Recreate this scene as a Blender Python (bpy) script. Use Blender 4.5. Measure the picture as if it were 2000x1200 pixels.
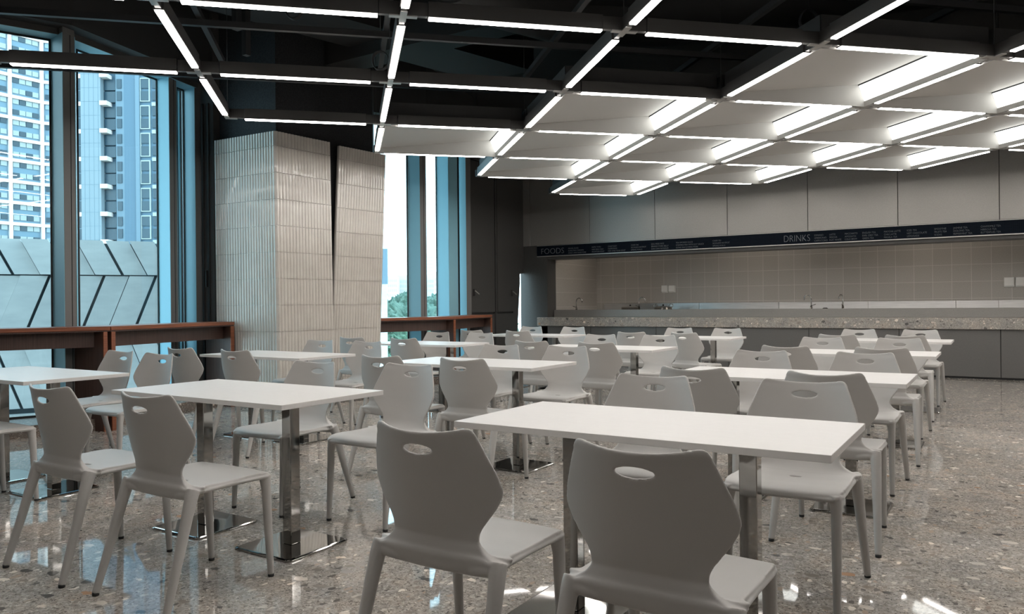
import bpy, bmesh, math, random
from mathutils import Vector, Matrix, noise
random.seed(7)
S = bpy.context.scene
C = S.collection
PI = math.pi
for o in list(bpy.data.objects):
    bpy.data.objects.remove(o, do_unlink=True)

# ------------------------------------------------------------------ camera
TT = math.radians(32.284)
ROLL = -0.00962
EYE = 1.175
cam_d = bpy.data.cameras.new('camera')
cam = bpy.data.objects.new('camera', cam_d); C.objects.link(cam)
cam_d.sensor_width = 36.0; cam_d.sensor_fit = 'HORIZONTAL'
cam_d.lens = 1498.0 / 2000.0 * 36.0
cam_d.shift_x = 0.0
cam_d.shift_y = -5.55 / 2000.0
cam_d.clip_start = 0.05; cam_d.clip_end = 1500
xh = Vector((math.cos(TT), math.sin(TT), 0)); fw = Vector((-math.sin(TT), math.cos(TT), 0)); zh = Vector((0, 0, 1))
cr, sr = math.cos(ROLL), math.sin(ROLL)
rt = xh * cr + zh * sr; up = zh * cr - xh * sr
m = Matrix.Identity(4)
for i in range(3):
    m[i][0] = rt[i]; m[i][1] = up[i]; m[i][2] = -fw[i]
m[0][3] = 0; m[1][3] = 0; m[2][3] = EYE
cam.matrix_world = m
S.camera = cam

# ------------------------------------------------------------------ view, sky
S.view_settings.view_transform = 'Standard'
S.view_settings.look = 'None'
S.view_settings.gamma = 1.0
S.view_settings.use_curve_mapping = False
S.view_settings.exposure = 0.2
LED = 20.0          # linear lights
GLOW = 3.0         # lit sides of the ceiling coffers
SKY = 1.0
w = bpy.data.worlds.new('sky'); S.world = w; w.use_nodes = True
nt = w.node_tree; nt.nodes.clear()
wo = nt.nodes.new('ShaderNodeOutputWorld'); bg = nt.nodes.new('ShaderNodeBackground')
tc = nt.nodes.new('ShaderNodeTexCoord'); sep = nt.nodes.new('ShaderNodeSeparateXYZ'); rp = nt.nodes.new('ShaderNodeValToRGB')
nz = nt.nodes.new('ShaderNodeTexNoise'); nz.inputs['Scale'].default_value = 3.0; nz.inputs['Detail'].default_value = 4
mxr = nt.nodes.new('ShaderNodeMixRGB'); mxr.blend_type = 'MULTIPLY'; mxr.inputs[0].default_value = 0.10
nt.links.new(tc.outputs['Generated'], sep.inputs[0]); nt.links.new(sep.outputs[2], rp.inputs[0])
rp.color_ramp.elements[0].position = 0.0; rp.color_ramp.elements[0].color = (0.68, 0.90, 1.0, 1)
rp.color_ramp.elements[1].position = 0.45; rp.color_ramp.elements[1].color = (0.58, 0.86, 1.0, 1)
nt.links.new(rp.outputs[0], mxr.inputs[1]); nt.links.new(tc.outputs['Generated'], nz.inputs[0]); nt.links.new(nz.outputs[0], mxr.inputs[2])
nt.links.new(mxr.outputs[0], bg.inputs[0]); bg.inputs[1].default_value = 5.4 * SKY
nt.links.new(bg.outputs[0], wo.inputs[0])

# ------------------------------------------------------------------ helpers
def tag(o, label=None, cat=None, group=None, kind=None):
    if label: o['label'] = label
    if cat: o['category'] = cat
    if group: o['group'] = group
    if kind: o['kind'] = kind
    return o

def empty(name, loc=(0, 0, 0), rz=0.0, label=None, cat=None, group=None, kind=None):
    o = bpy.data.objects.new(name, None); C.objects.link(o)
    o.location = loc; o.rotation_euler = (0, 0, rz); o.empty_display_size = 0.1
    return tag(o, label, cat, group, kind)

def link(name, me, mat=None, parent=None):
    o = bpy.data.objects.new(name, me); C.objects.link(o)
    if mat is not None and len(me.materials) == 0: me.materials.append(mat)
    if parent is not None: o.parent = parent
    return o

class MB:
    """collects shapes, then becomes one mesh object"""
    def __init__(s): s.v = []; s.f = []; s.sm = []
    def add(s, vs, fs, smooth=False):
        b = len(s.v); s.v += [tuple(v) for v in vs]
        s.f += [tuple(b + i for i in f) for f in fs]; s.sm += [smooth] * len(fs); return s
    def box(s, x0, x1, y0, y1, z0, z1):
        vs = [(x, y, z) for z in (z0, z1) for y in (y0, y1) for x in (x0, x1)]
        return s.add(vs, [(0, 2, 3, 1), (4, 5, 7, 6), (0, 1, 5, 4), (1, 3, 7, 5), (3, 2, 6, 7), (2, 0, 4, 6)])
    def prism(s, pts, z0, z1):
        n = len(pts)
        a = sum(pts[i][0] * pts[(i + 1) % n][1] - pts[(i + 1) % n][0] * pts[i][1] for i in range(n))
        if a < 0: pts = pts[::-1]
        vs = [(p[0], p[1], z0) for p in pts] + [(p[0], p[1], z1) for p in pts]
        fs = [tuple(range(n - 1, -1, -1)), tuple(range(n, 2 * n))] + [(i, (i + 1) % n, n + (i + 1) % n, n + i) for i in range(n)]
        return s.add(vs, fs)
    def bar(s, p, q, wdt, h, ext=0.0):
        """horizontal/any bar from p to q with width and height, box section"""
        p = Vector(p); q = Vector(q); d = (q - p).normalized(); p = p - d * ext; q = q + d * ext
        side = Vector((0, 0, 1)).cross(d)
        if side.length < 1e-4: side = Vector((1, 0, 0))
        side.normalize(); u = d.cross(side).normalized()
        vs = []
        for c in (p, q):
            for a, b in ((-1, -1), (1, -1), (1, 1), (-1, 1)): vs.append(c + side * a * wdt / 2 + u * b * h / 2)
        return s.add(vs, [(3, 2, 1, 0), (4, 5, 6, 7), (0, 1, 5, 4), (1, 2, 6, 5), (2, 3, 7, 6), (3, 0, 4, 7)])
    def tube(s, path, rads, n=16, cap=True, smooth=True):
        path = [Vector(p) for p in path]; rings = []
        ref = None
        for i, p in enumerate(path):
            d = (path[min(i + 1, len(path) - 1)] - path[max(i - 1, 0)]).normalized()
            if ref is None:
                ref = Vector((0, 1, 0)) if abs(d.y) < 0.9 else Vector((1, 0, 0))
            a = (ref - d * ref.dot(d)).normalized(); b = d.cross(a); ref = a
            r = rads[i] if isinstance(rads, (list, tuple)) else rads
            rx, ry = (r if isinstance(r, (list, tuple)) else (r, r))
            rings.append([p + b * math.cos(2 * PI * k / n) * rx + a * math.sin(2 * PI * k / n) * ry for k in range(n)])
        vs = [v for r in rings for v in r]; fs = []
        for i in range(len(rings) - 1):
            for k in range(n):
                fs.append((i * n + k, i * n + (k + 1) % n, (i + 1) * n + (k + 1) % n, (i + 1) * n + k))
        s.add(vs, fs, smooth)
        if cap:
            b0 = len(s.v) - len(vs)
            s.f.append(tuple(b0 + k for k in range(n - 1, -1, -1))); s.sm.append(False)
            s.f.append(tuple(b0 + (len(rings) - 1) * n + k for k in range(n))); s.sm.append(False)
        return s
    def lathe(s, prof, c=(0, 0, 0), n=24, smooth=True):
        vs = []; fs = []
        for r, z in prof:
            for k in range(n): vs.append((c[0] + r * math.cos(2 * PI * k / n), c[1] + r * math.sin(2 * PI * k / n), c[2] + z))
        for i in range(len(prof) - 1):
            for k in range(n): fs.append((i * n + k, i * n + (k + 1) % n, (i + 1) * n + (k + 1) % n, (i + 1) * n + k))
        return s.add(vs, fs, smooth)
    def quad(s, a, b, c, d): return s.add([a, b, c, d], [(0, 1, 2, 3)])
    def mesh(s, name, bevel=0.0, seg=2):
        me = bpy.data.meshes.new(name); me.from_pydata(s.v, [], s.f)
        me.polygons.foreach_set('use_smooth', s.sm)
        bm = bmesh.new(); bm.from_mesh(me)
        bmesh.ops.recalc_face_normals(bm, faces=bm.faces)
        if bevel > 0:
            es = [e for e in bm.edges if len(e.link_faces) == 2 and e.calc_face_angle(0) > 0.5]
            bmesh.ops.bevel(bm, geom=es, offset=bevel, segments=seg, affect='EDGES', profile=0.5)
        bm.to_mesh(me); bm.free(); me.update(); return me
    def build(s, name, mat, parent=None, bevel=0.0, seg=2):
        return link(name, s.mesh(name, bevel, seg), mat, parent)

def struct(o, label=None, cat=None):
    o['kind'] = 'structure'
    return tag(o, label, cat)

# ------------------------------------------------------------------ materials
def mat(name, col, rough=0.5, metal=0.0, spec=0.5, coat=0.0, emit=None, es=0.0):
    mt = bpy.data.materials.new(name); mt.use_nodes = True
    b = mt.node_tree.nodes['Principled BSDF']
    b.inputs['Base Color'].default_value = (*col, 1); b.inputs['Roughness'].default_value = rough
    b.inputs['Metallic'].default_value = metal
    b.inputs['Specular IOR Level'].default_value = spec
    b.inputs['Coat Weight'].default_value = coat
    if emit: b.inputs['Emission Color'].default_value = (*emit, 1); b.inputs['Emission Strength'].default_value = es
    return mt
def N(mt, t, **kw):
    n = mt.node_tree.nodes.new(t)
    for k, v in kw.items():
        if hasattr(n, k): setattr(n, k, v)
        else: n.inputs[k.replace('_', ' ')].default_value = v
    return n
def L(mt, a, b): mt.node_tree.links.new(a, b)
def bsdf(mt): return mt.node_tree.nodes['Principled BSDF']
def ramp(mt, stops, interp='LINEAR'):
    r = N(mt, 'ShaderNodeValToRGB'); cr_ = r.color_ramp; cr_.interpolation = interp
    while len(cr_.elements) > 1: cr_.elements.remove(cr_.elements[-1])
    cr_.elements[0].position = stops[0][0]; cr_.elements[0].color = (*stops[0][1], 1)
    for p, c in stops[1:]:
        e = cr_.elements.new(p); e.color = (*c, 1)
    return r
def bump(mt, src, strength, dist=0.01):
    b = N(mt, 'ShaderNodeBump'); b.inputs['Strength'].default_value = strength; b.inputs['Distance'].default_value = dist
    L(mt, src, b.inputs['Height']); L(mt, b.outputs[0], bsdf(mt).inputs['Normal']); return b
def speckle(mt, c0, c1, scale=40, detail=3, bmp=0.0, stretch=None, rough=None):
    """fine colour variation between two colours in object space"""
    t = N(mt, 'ShaderNodeTexCoord'); mp = N(mt, 'ShaderNodeMapping')
    if stretch: mp.inputs['Scale'].default_value = stretch
    L(mt, t.outputs['Object'], mp.inputs[0])
    nz = N(mt, 'ShaderNodeTexNoise'); nz.inputs['Scale'].default_value = scale; nz.inputs['Detail'].default_value = detail
    L(mt, mp.outputs[0], nz.inputs[0])
    r = ramp(mt, [(0.3, c0), (0.7, c1)]); L(mt, nz.outputs[0], r.inputs[0]); L(mt, r.outputs[0], bsdf(mt).inputs['Base Color'])
    if bmp: bump(mt, nz.outputs[0], bmp, 0.002)
    return nz

def terrazzo(name, scale=1.0, base=((0.24, 0.22, 0.20), (0.56, 0.525, 0.485)), rough=0.1, amount=1.0, coat=0.0):
    mt = mat(name, (0.3, 0.28, 0.26), rough, coat=coat)
    t = N(mt, 'ShaderNodeTexCoord')
    wn = N(mt, 'ShaderNodeTexNoise'); wn.inputs['Scale'].default_value = 32 * scale; wn.inputs['Detail'].default_value = 3
    L(mt, t.outputs['Object'], wn.inputs[0])
    mixv = N(mt, 'ShaderNodeMixRGB'); mixv.blend_type = 'ADD'; mixv.inputs[0].default_value = 0.035 / scale
    L(mt, t.outputs['Object'], mixv.inputs[1]); L(mt, wn.outputs['Color'], mixv.inputs[2])
    bn = N(mt, 'ShaderNodeTexNoise'); bn.inputs['Scale'].default_value = 42 * scale; bn.inputs['Detail'].default_value = 7; bn.inputs['Roughness'].default_value = 0.75
    L(mt, t.outputs['Object'], bn.inputs[0])
    br = ramp(mt, [(0.36, base[0]), (0.64, base[1])]); L(mt, bn.outputs[0], br.inputs[0])
    col = br.outputs[0]
    layers = [
        (135, (1.0, 0.7, 1.3), 0.42, [(0, tuple(c * 0.6 for c in base[0])), (0.35, base[0]), (0.7, base[1]), (0.88, (0.60, 0.56, 0.515))], 0.6),
        (75, (1.0, 1.6, 1.2), 0.35, [(0, (0.15, 0.135, 0.125)), (0.3, (0.26, 0.24, 0.22)), (0.6, (0.42, 0.39, 0.36)), (0.82, (0.72, 0.67, 0.62))], 0.7),
        (34, (1.0, 0.6, 1.0), 0.33, [(0, (0.16, 0.15, 0.14)), (0.22, (0.30, 0.265, 0.24)), (0.5, (0.44, 0.36, 0.30)), (0.68, (0.62, 0.57, 0.52)), (0.86, (0.86, 0.80, 0.73))], 0.55),
        (15, (0.8, 1.25, 1.0), 0.30, [(0, (0.12, 0.115, 0.11)), (0.2, (0.28, 0.25, 0.225)), (0.55, (0.45, 0.27, 0.17)), (0.62, (0.36, 0.345, 0.325)), (0.74, (0.68, 0.62, 0.56)), (0.88, (0.88, 0.80, 0.71))], 0.36),
    ]
    for sc, st, thr, stops, dens in layers:
        mp = N(mt, 'ShaderNodeMapping'); mp.inputs['Scale'].default_value = st
        mp.inputs['Rotation'].default_value = (0.3 * sc, 0.2, sc)
        L(mt, mixv.outputs[0], mp.inputs[0])
        vo = N(mt, 'ShaderNodeTexVoronoi'); vo.inputs['Scale'].default_value = sc * scale; vo.inputs['Randomness'].default_value = 1.0
        L(mt, mp.outputs[0], vo.inputs['Vector'])
        sx = N(mt, 'ShaderNodeSeparateColor'); L(mt, vo.outputs['Color'], sx.inputs[0])
        cr_ = ramp(mt, stops, 'CONSTANT'); L(mt, sx.outputs[0], cr_.inputs[0])
        # chip mask: distance below a size that varies per cell, only for some of the cells
        sz = N(mt, 'ShaderNodeMath', operation='MULTIPLY'); L(mt, sx.outputs[1], sz.inputs[0]); sz.inputs[1].default_value = thr * 1.5
        lt = N(mt, 'ShaderNodeMath', operation='LESS_THAN'); L(mt, vo.outputs['Distance'], lt.inputs[0]); L(mt, sz.outputs[0], lt.inputs[1])
        ds = N(mt, 'ShaderNodeMath', operation='LESS_THAN'); L(mt, sx.outputs[2], ds.inputs[0]); ds.inputs[1].default_value = dens * amount
        mm = N(mt, 'ShaderNodeMath', operation='MULTIPLY'); L(mt, lt.outputs[0], mm.inputs[0]); L(mt, ds.outputs[0], mm.inputs[1])
        mx = N(mt, 'ShaderNodeMixRGB'); L(mt, mm.outputs[0], mx.inputs[0]); L(mt, col, mx.inputs[1]); L(mt, cr_.outputs[0], mx.inputs[2])
        col = mx.outputs[0]
    tn = N(mt, 'ShaderNodeTexNoise'); tn.inputs['Scale'].default_value = 4.5 * scale; tn.inputs['Detail'].default_value = 5; tn.inputs['Roughness'].default_value = 0.7
    L(mt, t.outputs['Object'], tn.inputs[0]); tr_ = ramp(mt, [(0.36, (0.80, 0.80, 0.81)), (0.5, (0.97, 0.955, 0.935)), (0.64, (1.10, 1.03, 0.97))]); L(mt, tn.outputs[0], tr_.inputs[0])
    mu = N(mt, 'ShaderNodeMixRGB'); mu.blend_type = 'MULTIPLY'; mu.inputs[0].default_value = 1.0; L(mt, col, mu.inputs[1]); L(mt, tr_.outputs[0], mu.inputs[2])
    L(mt, mu.outputs[0], bsdf(mt).inputs['Base Color'])
    return mt

M = {}
M['chair'] = mat('chair_plastic', (0.50, 0.475, 0.445), 0.48, spec=0.35); speckle(M['chair'], (0.47, 0.455, 0.435), (0.49, 0.475, 0.455), 900, 2, 0.06)
M['black'] = mat('black_rubber', (0.012, 0.012, 0.012), 0.6)
M['table'] = mat('table_laminate', (0.80, 0.76, 0.72), 0.38, spec=0.4); speckle(M['table'], (0.685, 0.665, 0.645), (0.72, 0.70, 0.68), 14, 4, 0.0, (1, 12, 1))
M['chrome'] = mat('polished_steel', (0.40, 0.39, 0.375), 0.05, 1.0)
n_ = N(M['chrome'], 'ShaderNodeTexNoise'); n_.inputs['Scale'].default_value = 6; n_.inputs['Detail'].default_value = 0
t_ = N(M['chrome'], 'ShaderNodeTexCoord'); L(M['chrome'], t_.outputs['Object'], n_.inputs[0]); bump(M['chrome'], n_.outputs[0], 0.05, 0.02)
M['bracket'] = mat('dark_bracket_steel', (0.06, 0.06, 0.06), 0.4, 0.8)
M['floor'] = terrazzo('floor_terrazzo', 1.0, rough=0.035)
M['ledge'] = terrazzo('ledge_terrazzo', 1.15, ((0.28, 0.265, 0.245), (0.48, 0.455, 0.42)), 0.3)
M['curb'] = terrazzo('curb_terrazzo', 1.1, ((0.12, 0.10, 0.085), (0.24, 0.20, 0.17)), 0.3)
M['panel_grey'] = mat('grey_wall_panel', (0.215, 0.205, 0.19), 0.36, 0.4, 0.6); speckle(M['panel_grey'], (0.30, 0.288, 0.27), (0.325, 0.312, 0.292), 60, 3, 0.02)
M['panel_dark'] = mat('dark_wall_panel', (0.062, 0.06, 0.057), 0.5); speckle(M['panel_dark'], (0.058, 0.056, 0.053), (0.066, 0.064, 0.061), 40)
M['panel_low'] = mat('grey_cabinet_panel', (0.13, 0.125, 0.12), 0.34, 0.4, 0.5); speckle(M['panel_low'], (0.17, 0.165, 0.158), (0.185, 0.18, 0.172), 50)
M['seam'] = mat('dark_seam', (0.012, 0.012, 0.012), 0.8)
M['black_ceiling'] = mat('black_paint', (0.0085, 0.0085, 0.009), 0.75); speckle(M['black_ceiling'], (0.006, 0.006, 0.0065), (0.011, 0.011, 0.0115), 12, 4)
M['duct'] = mat('dark_duct_paint', (0.036, 0.036, 0.036), 0.7)
M['strut'] = mat('grey_strut_steel', (0.045, 0.046, 0.048), 0.45, 0.3)
M['concrete'] = mat('dark_core_paint', (0.02, 0.021, 0.023), 0.85); speckle(M['concrete'], (0.012, 0.013, 0.015), (0.03, 0.031, 0.034), 60, 5, 0.3)
M['alu'] = mat('dark_aluminium', (0.075, 0.073, 0.071), 0.45, 0.3)
M['alu_light'] = mat('pale_aluminium', (0.45, 0.44, 0.42), 0.35, 0.6)
M['reveal'] = mat('window_frame_metal', (0.17, 0.165, 0.16), 0.55, 0.0, 0.4)
M['side'] = mat('skylight_tinted_frame_side', (0.28, 0.56, 0.68), 0.5, 0.0, 0.4)  # blue skylight on the reveals and heads is painted into this colour
M['gasket'] = mat('black_gasket', (0.01, 0.011, 0.012), 0.5)
M['coffer'] = mat('white_coffer_sheet', (0.52, 0.505, 0.485), 0.6)
M['fascia'] = mat('dark_coffer_back', (0.032, 0.032, 0.032), 0.6)
M['led'] = mat('led_diffuser', (0.9, 0.9, 0.9), 0.5, emit=(1.0, 0.95, 0.90), es=LED)
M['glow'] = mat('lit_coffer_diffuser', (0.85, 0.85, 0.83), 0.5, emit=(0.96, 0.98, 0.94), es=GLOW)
M['steel'] = mat('brushed_steel', (0.66, 0.65, 0.64), 0.3, 1.0); speckle(M['steel'], (0.55, 0.545, 0.535), (0.72, 0.71, 0.70), 3, 4, 0.0, (1, 1, 60))
M['socket'] = mat('white_socket_plastic', (0.85, 0.84, 0.81), 0.4)
M['white_text'] = mat('pale_letter_paint', (0.20, 0.21, 0.225), 0.7, spec=0.1)
M['navy'] = mat('navy_mosaic', (0.012, 0.022, 0.045), 0.65, spec=0.1)
mt = M['navy']; t_ = N(mt, 'ShaderNodeTexCoord'); mp = N(mt, 'ShaderNodeMapping'); mp.inputs['Rotation'].default_value = (PI / 2, 0, 0)
L(mt, t_.outputs['Object'], mp.inputs[0]); bk = N(mt, 'ShaderNodeTexBrick'); bk.offset = 0.0
bk.inputs['Scale'].default_value = 1.0; bk.inputs['Brick Width'].default_value = 0.025; bk.inputs['Row Height'].default_value = 0.025
bk.inputs['Mortar Size'].default_value = 0.0025; bk.inputs['Color1'].default_value = (0.0015, 0.0035, 0.008, 1); bk.inputs['Color2'].default_value = (0.002, 0.005, 0.011, 1); bk.inputs['Mortar'].default_value = (0.005, 0.009, 0.015, 1)
L(mt, mp.outputs[0], bk.inputs[0]); L(mt, bk.outputs[0], bsdf(mt).inputs['Base Color'])
# glazed fluted tile
M['tile_glaze'] = mat('glazed_tile', (0.60, 0.555, 0.50), 0.22, spec=0.6, coat=0.8)
bsdf(M['tile_glaze']).inputs['Coat Roughness'].default_value = 0.06
nz_ = speckle(M['tile_glaze'], (0.565, 0.52, 0.47), (0.62, 0.58, 0.525), 7, 3, 0.0)
nb_ = N(M['tile_glaze'], 'ShaderNodeTexNoise'); nb_.inputs['Scale'].default_value = 9; nb_.inputs['Detail'].default_value = 2
t_ = N(M['tile_glaze'], 'ShaderNodeTexCoord'); L(M['tile_glaze'], t_.outputs['Object'], nb_.inputs[0]); bump(M['tile_glaze'], nb_.outputs[0], 0.25, 0.015)
# kitchen wall tiles, 0.295 m squares
def tile_wall(name, rot):
    mt = mat(name, (0.26, 0.245, 0.225), 0.35)
    t_ = N(mt, 'ShaderNodeTexCoord'); mp = N(mt, 'ShaderNodeMapping'); mp.inputs['Rotation'].default_value = rot
    mp.inputs['Location'].default_value = (0.07, 0.02, 0)
    L(mt, t_.outputs['Object'], mp.inputs[0]); bk = N(mt, 'ShaderNodeTexBrick'); bk.offset = 0.0
    bk.inputs['Scale'].default_value = 1.0; bk.inputs['Brick Width'].default_value = 0.295; bk.inputs['Row Height'].default_value = 0.295
    bk.inputs['Mortar Size'].default_value = 0.0035; bk.inputs['Color1'].default_value = (0.40, 0.375, 0.34, 1); bk.inputs['Color2'].default_value = (0.43, 0.405, 0.37, 1); bk.inputs['Mortar'].default_value = (0.60, 0.575, 0.54, 1)
    L(mt, mp.outputs[0], bk.inputs[0])
    nz = N(mt, 'ShaderNodeTexNoise'); nz.inputs['Scale'].default_value = 90; nz.inputs['Detail'].default_value = 3; L(mt, t_.outputs['Object'], nz.inputs[0])
    mx = N(mt, 'ShaderNodeMixRGB'); mx.blend_type = 'OVERLAY'; mx.inputs[0].default_value = 0.25; L(mt, bk.outputs[0], mx.inputs[1]); L(mt, nz.outputs[0], mx.inputs[2])
    L(mt, mx.outputs[0], bsdf(mt).inputs['Base Color']); return mt
M['tiles_back'] = tile_wall('kitchen_tiles_back', (PI / 2, 0, 0))
M['tiles_side'] = tile_wall('kitchen_tiles_side', (PI / 2, 0, PI / 2))
# walnut veneer
def wood(name, c0, c1, sc):
    mt = mat(name, c0, 0.42)
    t_ = N(mt, 'ShaderNodeTexCoord'); mp = N(mt, 'ShaderNodeMapping'); mp.inputs['Scale'].default_value = sc
    L(mt, t_.outputs['Object'], mp.inputs[0]); nz = N(mt, 'ShaderNodeTexNoise'); nz.inputs['Scale'].default_value = 4; nz.inputs['Detail'].default_value = 8; nz.inputs['Roughness'].default_value = 0.65
    L(mt, mp.outputs[0], nz.inputs[0]); r = ramp(mt, [(0.35, c0), (0.65, c1)]); L(mt, nz.outputs[0], r.inputs[0]); L(mt, r.outputs[0], bsdf(mt).inputs['Base Color'])
    return mt
M['wood'] = wood('walnut_veneer', (0.15, 0.042, 0.018), (0.33, 0.11, 0.05), (0.6, 0.6, 30))
M['wood_v'] = wood('walnut_panel_veneer', (0.055, 0.028, 0.022), (0.10, 0.055, 0.042), (30, 30, 0.6))
# glass
M['glass'] = bpy.data.materials.new('window_glass'); M['glass'].use_nodes = True
nt = M['glass'].node_tree; nt.nodes.clear()
o_ = nt.nodes.new('ShaderNodeOutputMaterial'); tr = nt.nodes.new('ShaderNodeBsdfTransparent'); gl = nt.nodes.new('ShaderNodeBsdfGlossy'); fr = nt.nodes.new('ShaderNodeFresnel'); mx = nt.nodes.new('ShaderNodeMixShader')
tr.inputs[0].default_value = (0.80, 0.94, 0.97, 1); gl.inputs['Roughness'].default_value = 0.0; fr.inputs[0].default_value = 1.5
nt.links.new(fr.outputs[0], mx.inputs[0]); nt.links.new(tr.outputs[0], mx.inputs[1]); nt.links.new(gl.outputs[0], mx.inputs[2]); nt.links.new(mx.outputs[0], o_.inputs[0])

# ------------------------------------------------------------------ room shell
YW = 13.27          # plane of the service wall
YB = 15.5           # back of the servery niche
ZC = 4.75           # black ceiling
XR = 9.0
YN = -7.0
fl = MB(); fl.box(-8.9, XR, YN, YB + 0.1, -0.1, 0.0)
struct(fl.build('floor', M['floor']))
ce = MB(); ce.box(-9.4, XR, YN, YB + 0.1, ZC, ZC + 0.1)
struct(ce.build('ceiling', M['black_ceiling']))
wr = MB(); wr.box(XR, XR + 0.15, YN, YB + 0.1, 0, ZC); struct(wr.build('wall_right', M['panel_low']))
wn_ = MB(); wn_.box(-9.4, XR, YN - 0.15, YN, 0, ZC); struct(wn_.build('wall_near', M['panel_grey']))

# service wall: one plane of panels above the menu, opening below it
def seamed(x0, x1, z0, z1, y, th, first, pitch, mat_, name, parent=None):
    """wall panels with open seams every `pitch` metres"""
    b = MB(); xs = [x0]; k = first
    while k < x1:
        if k > x0 + 0.02: xs.append(k)
        k += pitch
    xs.append(x1)
    for a, c in zip(xs[:-1], xs[1:]):
        b.box(a + 0.004, c - 0.004, y, y + th, z0, z1)
    return b.build(name, mat_, parent, 0.002, 1)
SEAM0 = -7.935; PITCH = 1.3303
wb = empty('wall_back', (0, 0, 0), kind='structure')
seamed(-8.17, XR, 2.34, ZC, YW, 0.05, SEAM0, PITCH, M['panel_grey'], 'upper_panels', wb)
b = MB(); b.box(-8.17, XR, YW + 0.05, YW + 0.12, 2.12, ZC); b.build('backing', M['seam'], wb)
b = MB(); b.box(-8.17, -7.78, YW, YW + 0.06, 0, 2.332); b.box(-7.78, -7.55, YW, YW + 0.06, 0.0, 2.12)
b.box(-7.60, -7.55, YW + 0.06, 13.62, 0.9, 2.12); b.build('left_jamb', M['panel_dark'], wb)
b = MB(); b.box(-7.55, XR, YW + 0.02, 13.7, 2.06, 2.12); b.build('opening_soffit', M['panel_dark'], wb)
nb = MB(); nb.box(-7.7, XR, YB, YB + 0.1, 0, 2.6); struct(nb.build('wall_niche_back', M['tiles_back']))
ns = MB(); ns.box(-7.7, -7.55, 13.62, YB, 0, 2.6); struct(ns.build('wall_niche_left', M['tiles_side']))
b = MB(); b.box(-7.7, XR, YW + 0.12, YB, 2.6, 2.65); struct(b.build('ceiling_niche', M['panel_grey']))

# ------------------------------------------------------------------ facade
ZH = 3.85; ZS = 0.11
def unit(v): v = Vector(v); return v.normalized()
def inset(p, d, s=0.22):
    """move a plan point toward the room, square to the direction d"""
    n = Vector((d[1], -d[0])); n.normalize()
    return (p[0] + n.x * s, p[1] + n.y * s)
win_n = [0]
def window(p, q, fins=True):
    """glazed bay from p to q (plan, glass plane); the room lies at +x"""
    win_n[0] += 1
    root = empty('window_%d' % win_n[0], (0, 0, 0), kind='structure')
    P0 = Vector(p); Q0 = Vector(q); d = (Q0 - P0).normalized(); n = Vector((d.y, -d.x))
    g = MB(); a = P0 - n * 0.01; c = Q0 - n * 0.01
    g.add([(a.x, a.y, ZS), (c.x, c.y, ZS), (c.x, c.y, ZH), (a.x, a.y, ZH)], [(0, 1, 2, 3)])
    g.build('glass_pane', M['glass'], root)
    k = MB()
    for (u, v, z0, z1) in ((P0, P0 + d * 0.02, ZS, ZH), (Q0 - d * 0.02, Q0, ZS, ZH), (P0, Q0, ZS, ZS + 0.02), (P0, Q0, ZH - 0.02, ZH)):
        u2 = u + n * 0.012; v2 = v + n * 0.012
        k.prism([(u.x, u.y), (v.x, v.y), (v2.x, v2.y), (u2.x, u2.y)], z0, z1)
    k.build('gasket', M['gasket'], root)
    return root
# mullions as plan quads: glass-left, inner-left, inner-right, glass-right
mulls = [
    [(-8.92, 1.42), (-8.70, 1.42), (-8.60, 1.62), (-8.80, 1.70)],
    [(-7.923, 4.008), (-7.619, 3.964), (-7.655, 4.095), (-8.0, 4.29)],
    [(-8.293, 5.382), (-8.099, 5.411), (-8.164, 5.547), (-8.395, 5.697)],
]
F_left = [(-8.15, -0.9), (-8.92, 1.42), (-8.80, 1.70), (-7.923, 4.008), (-8.0, 4.29), (-8.293, 5.382), (-8.395, 5.697), (-8.432, 5.827)]
window((-8.80, 1.70), (-7.923, 4.008))
window((-8.0, 4.29), (-8.293, 5.382))
window((-8.395, 5.697), (-8.432, 5.827))
k = MB()
for (p_, q_) in (((-8.95, -7.0), (-8.95, -3.4)), ((-8.95, -3.4), (-8.15, -0.9)), ((-8.15, -0.9), (-8.92, 1.42))):
    k.prism([p_, q_, (q_[0] - 0.25, q_[1]), (p_[0] - 0.25, p_[1])], 0, ZC)
struct(k.build('wall_left_near_daylight_block', M['panel_grey']))  # unseen; solid instead of windows, to keep blue daylight off the chairs
# right group
window((-7.95, 7.60), (-7.535, 8.985))
window((-7.632, 9.424), (-7.80, 10.03))
window((-7.925, 10.62), (-7.97, 10.80))
RM = [
    [(-7.535, 8.985), (-7.352, 9.06), (-7.365, 9.22), (-7.632, 9.424)],
]
tr_i = [0]
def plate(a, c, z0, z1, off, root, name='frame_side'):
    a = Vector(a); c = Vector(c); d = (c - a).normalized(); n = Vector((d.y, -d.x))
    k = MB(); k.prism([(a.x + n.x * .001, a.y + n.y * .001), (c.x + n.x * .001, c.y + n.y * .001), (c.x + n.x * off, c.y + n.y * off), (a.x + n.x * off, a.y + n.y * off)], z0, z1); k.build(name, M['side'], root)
def mullion(q, split=True):
    tr_i[0] += 1
    root = empty('trim_%d' % tr_i[0], (0, 0, 0), kind='structure')
    b = MB(); b.prism(q, 0.0, ZH + 0.06); b.build('mullion', M['reveal'], root, 0.003, 1)
    plate(q[0], q[1], 0.12, ZH, 0.005, root); plate(q[2], q[3], 0.12, ZH, 0.005, root)
    # shadow groove down the middle of the inner face
    a, c = Vector(q[1]), Vector(q[2]); mid = a.lerp(c, 0.62); d = (c - a).normalized(); n = Vector((d.y, -d.x)) * 0.002
    g = MB(); p1 = mid - d * 0.004; p2 = mid + d * 0.004
    g.prism([(p1.x, p1.y), (p2.x, p2.y), (p2.x + n.x, p2.y + n.y), (p1.x + n.x, p1.y + n.y)], 0.0, ZH); g.build('groove', M['seam'], root)
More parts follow.
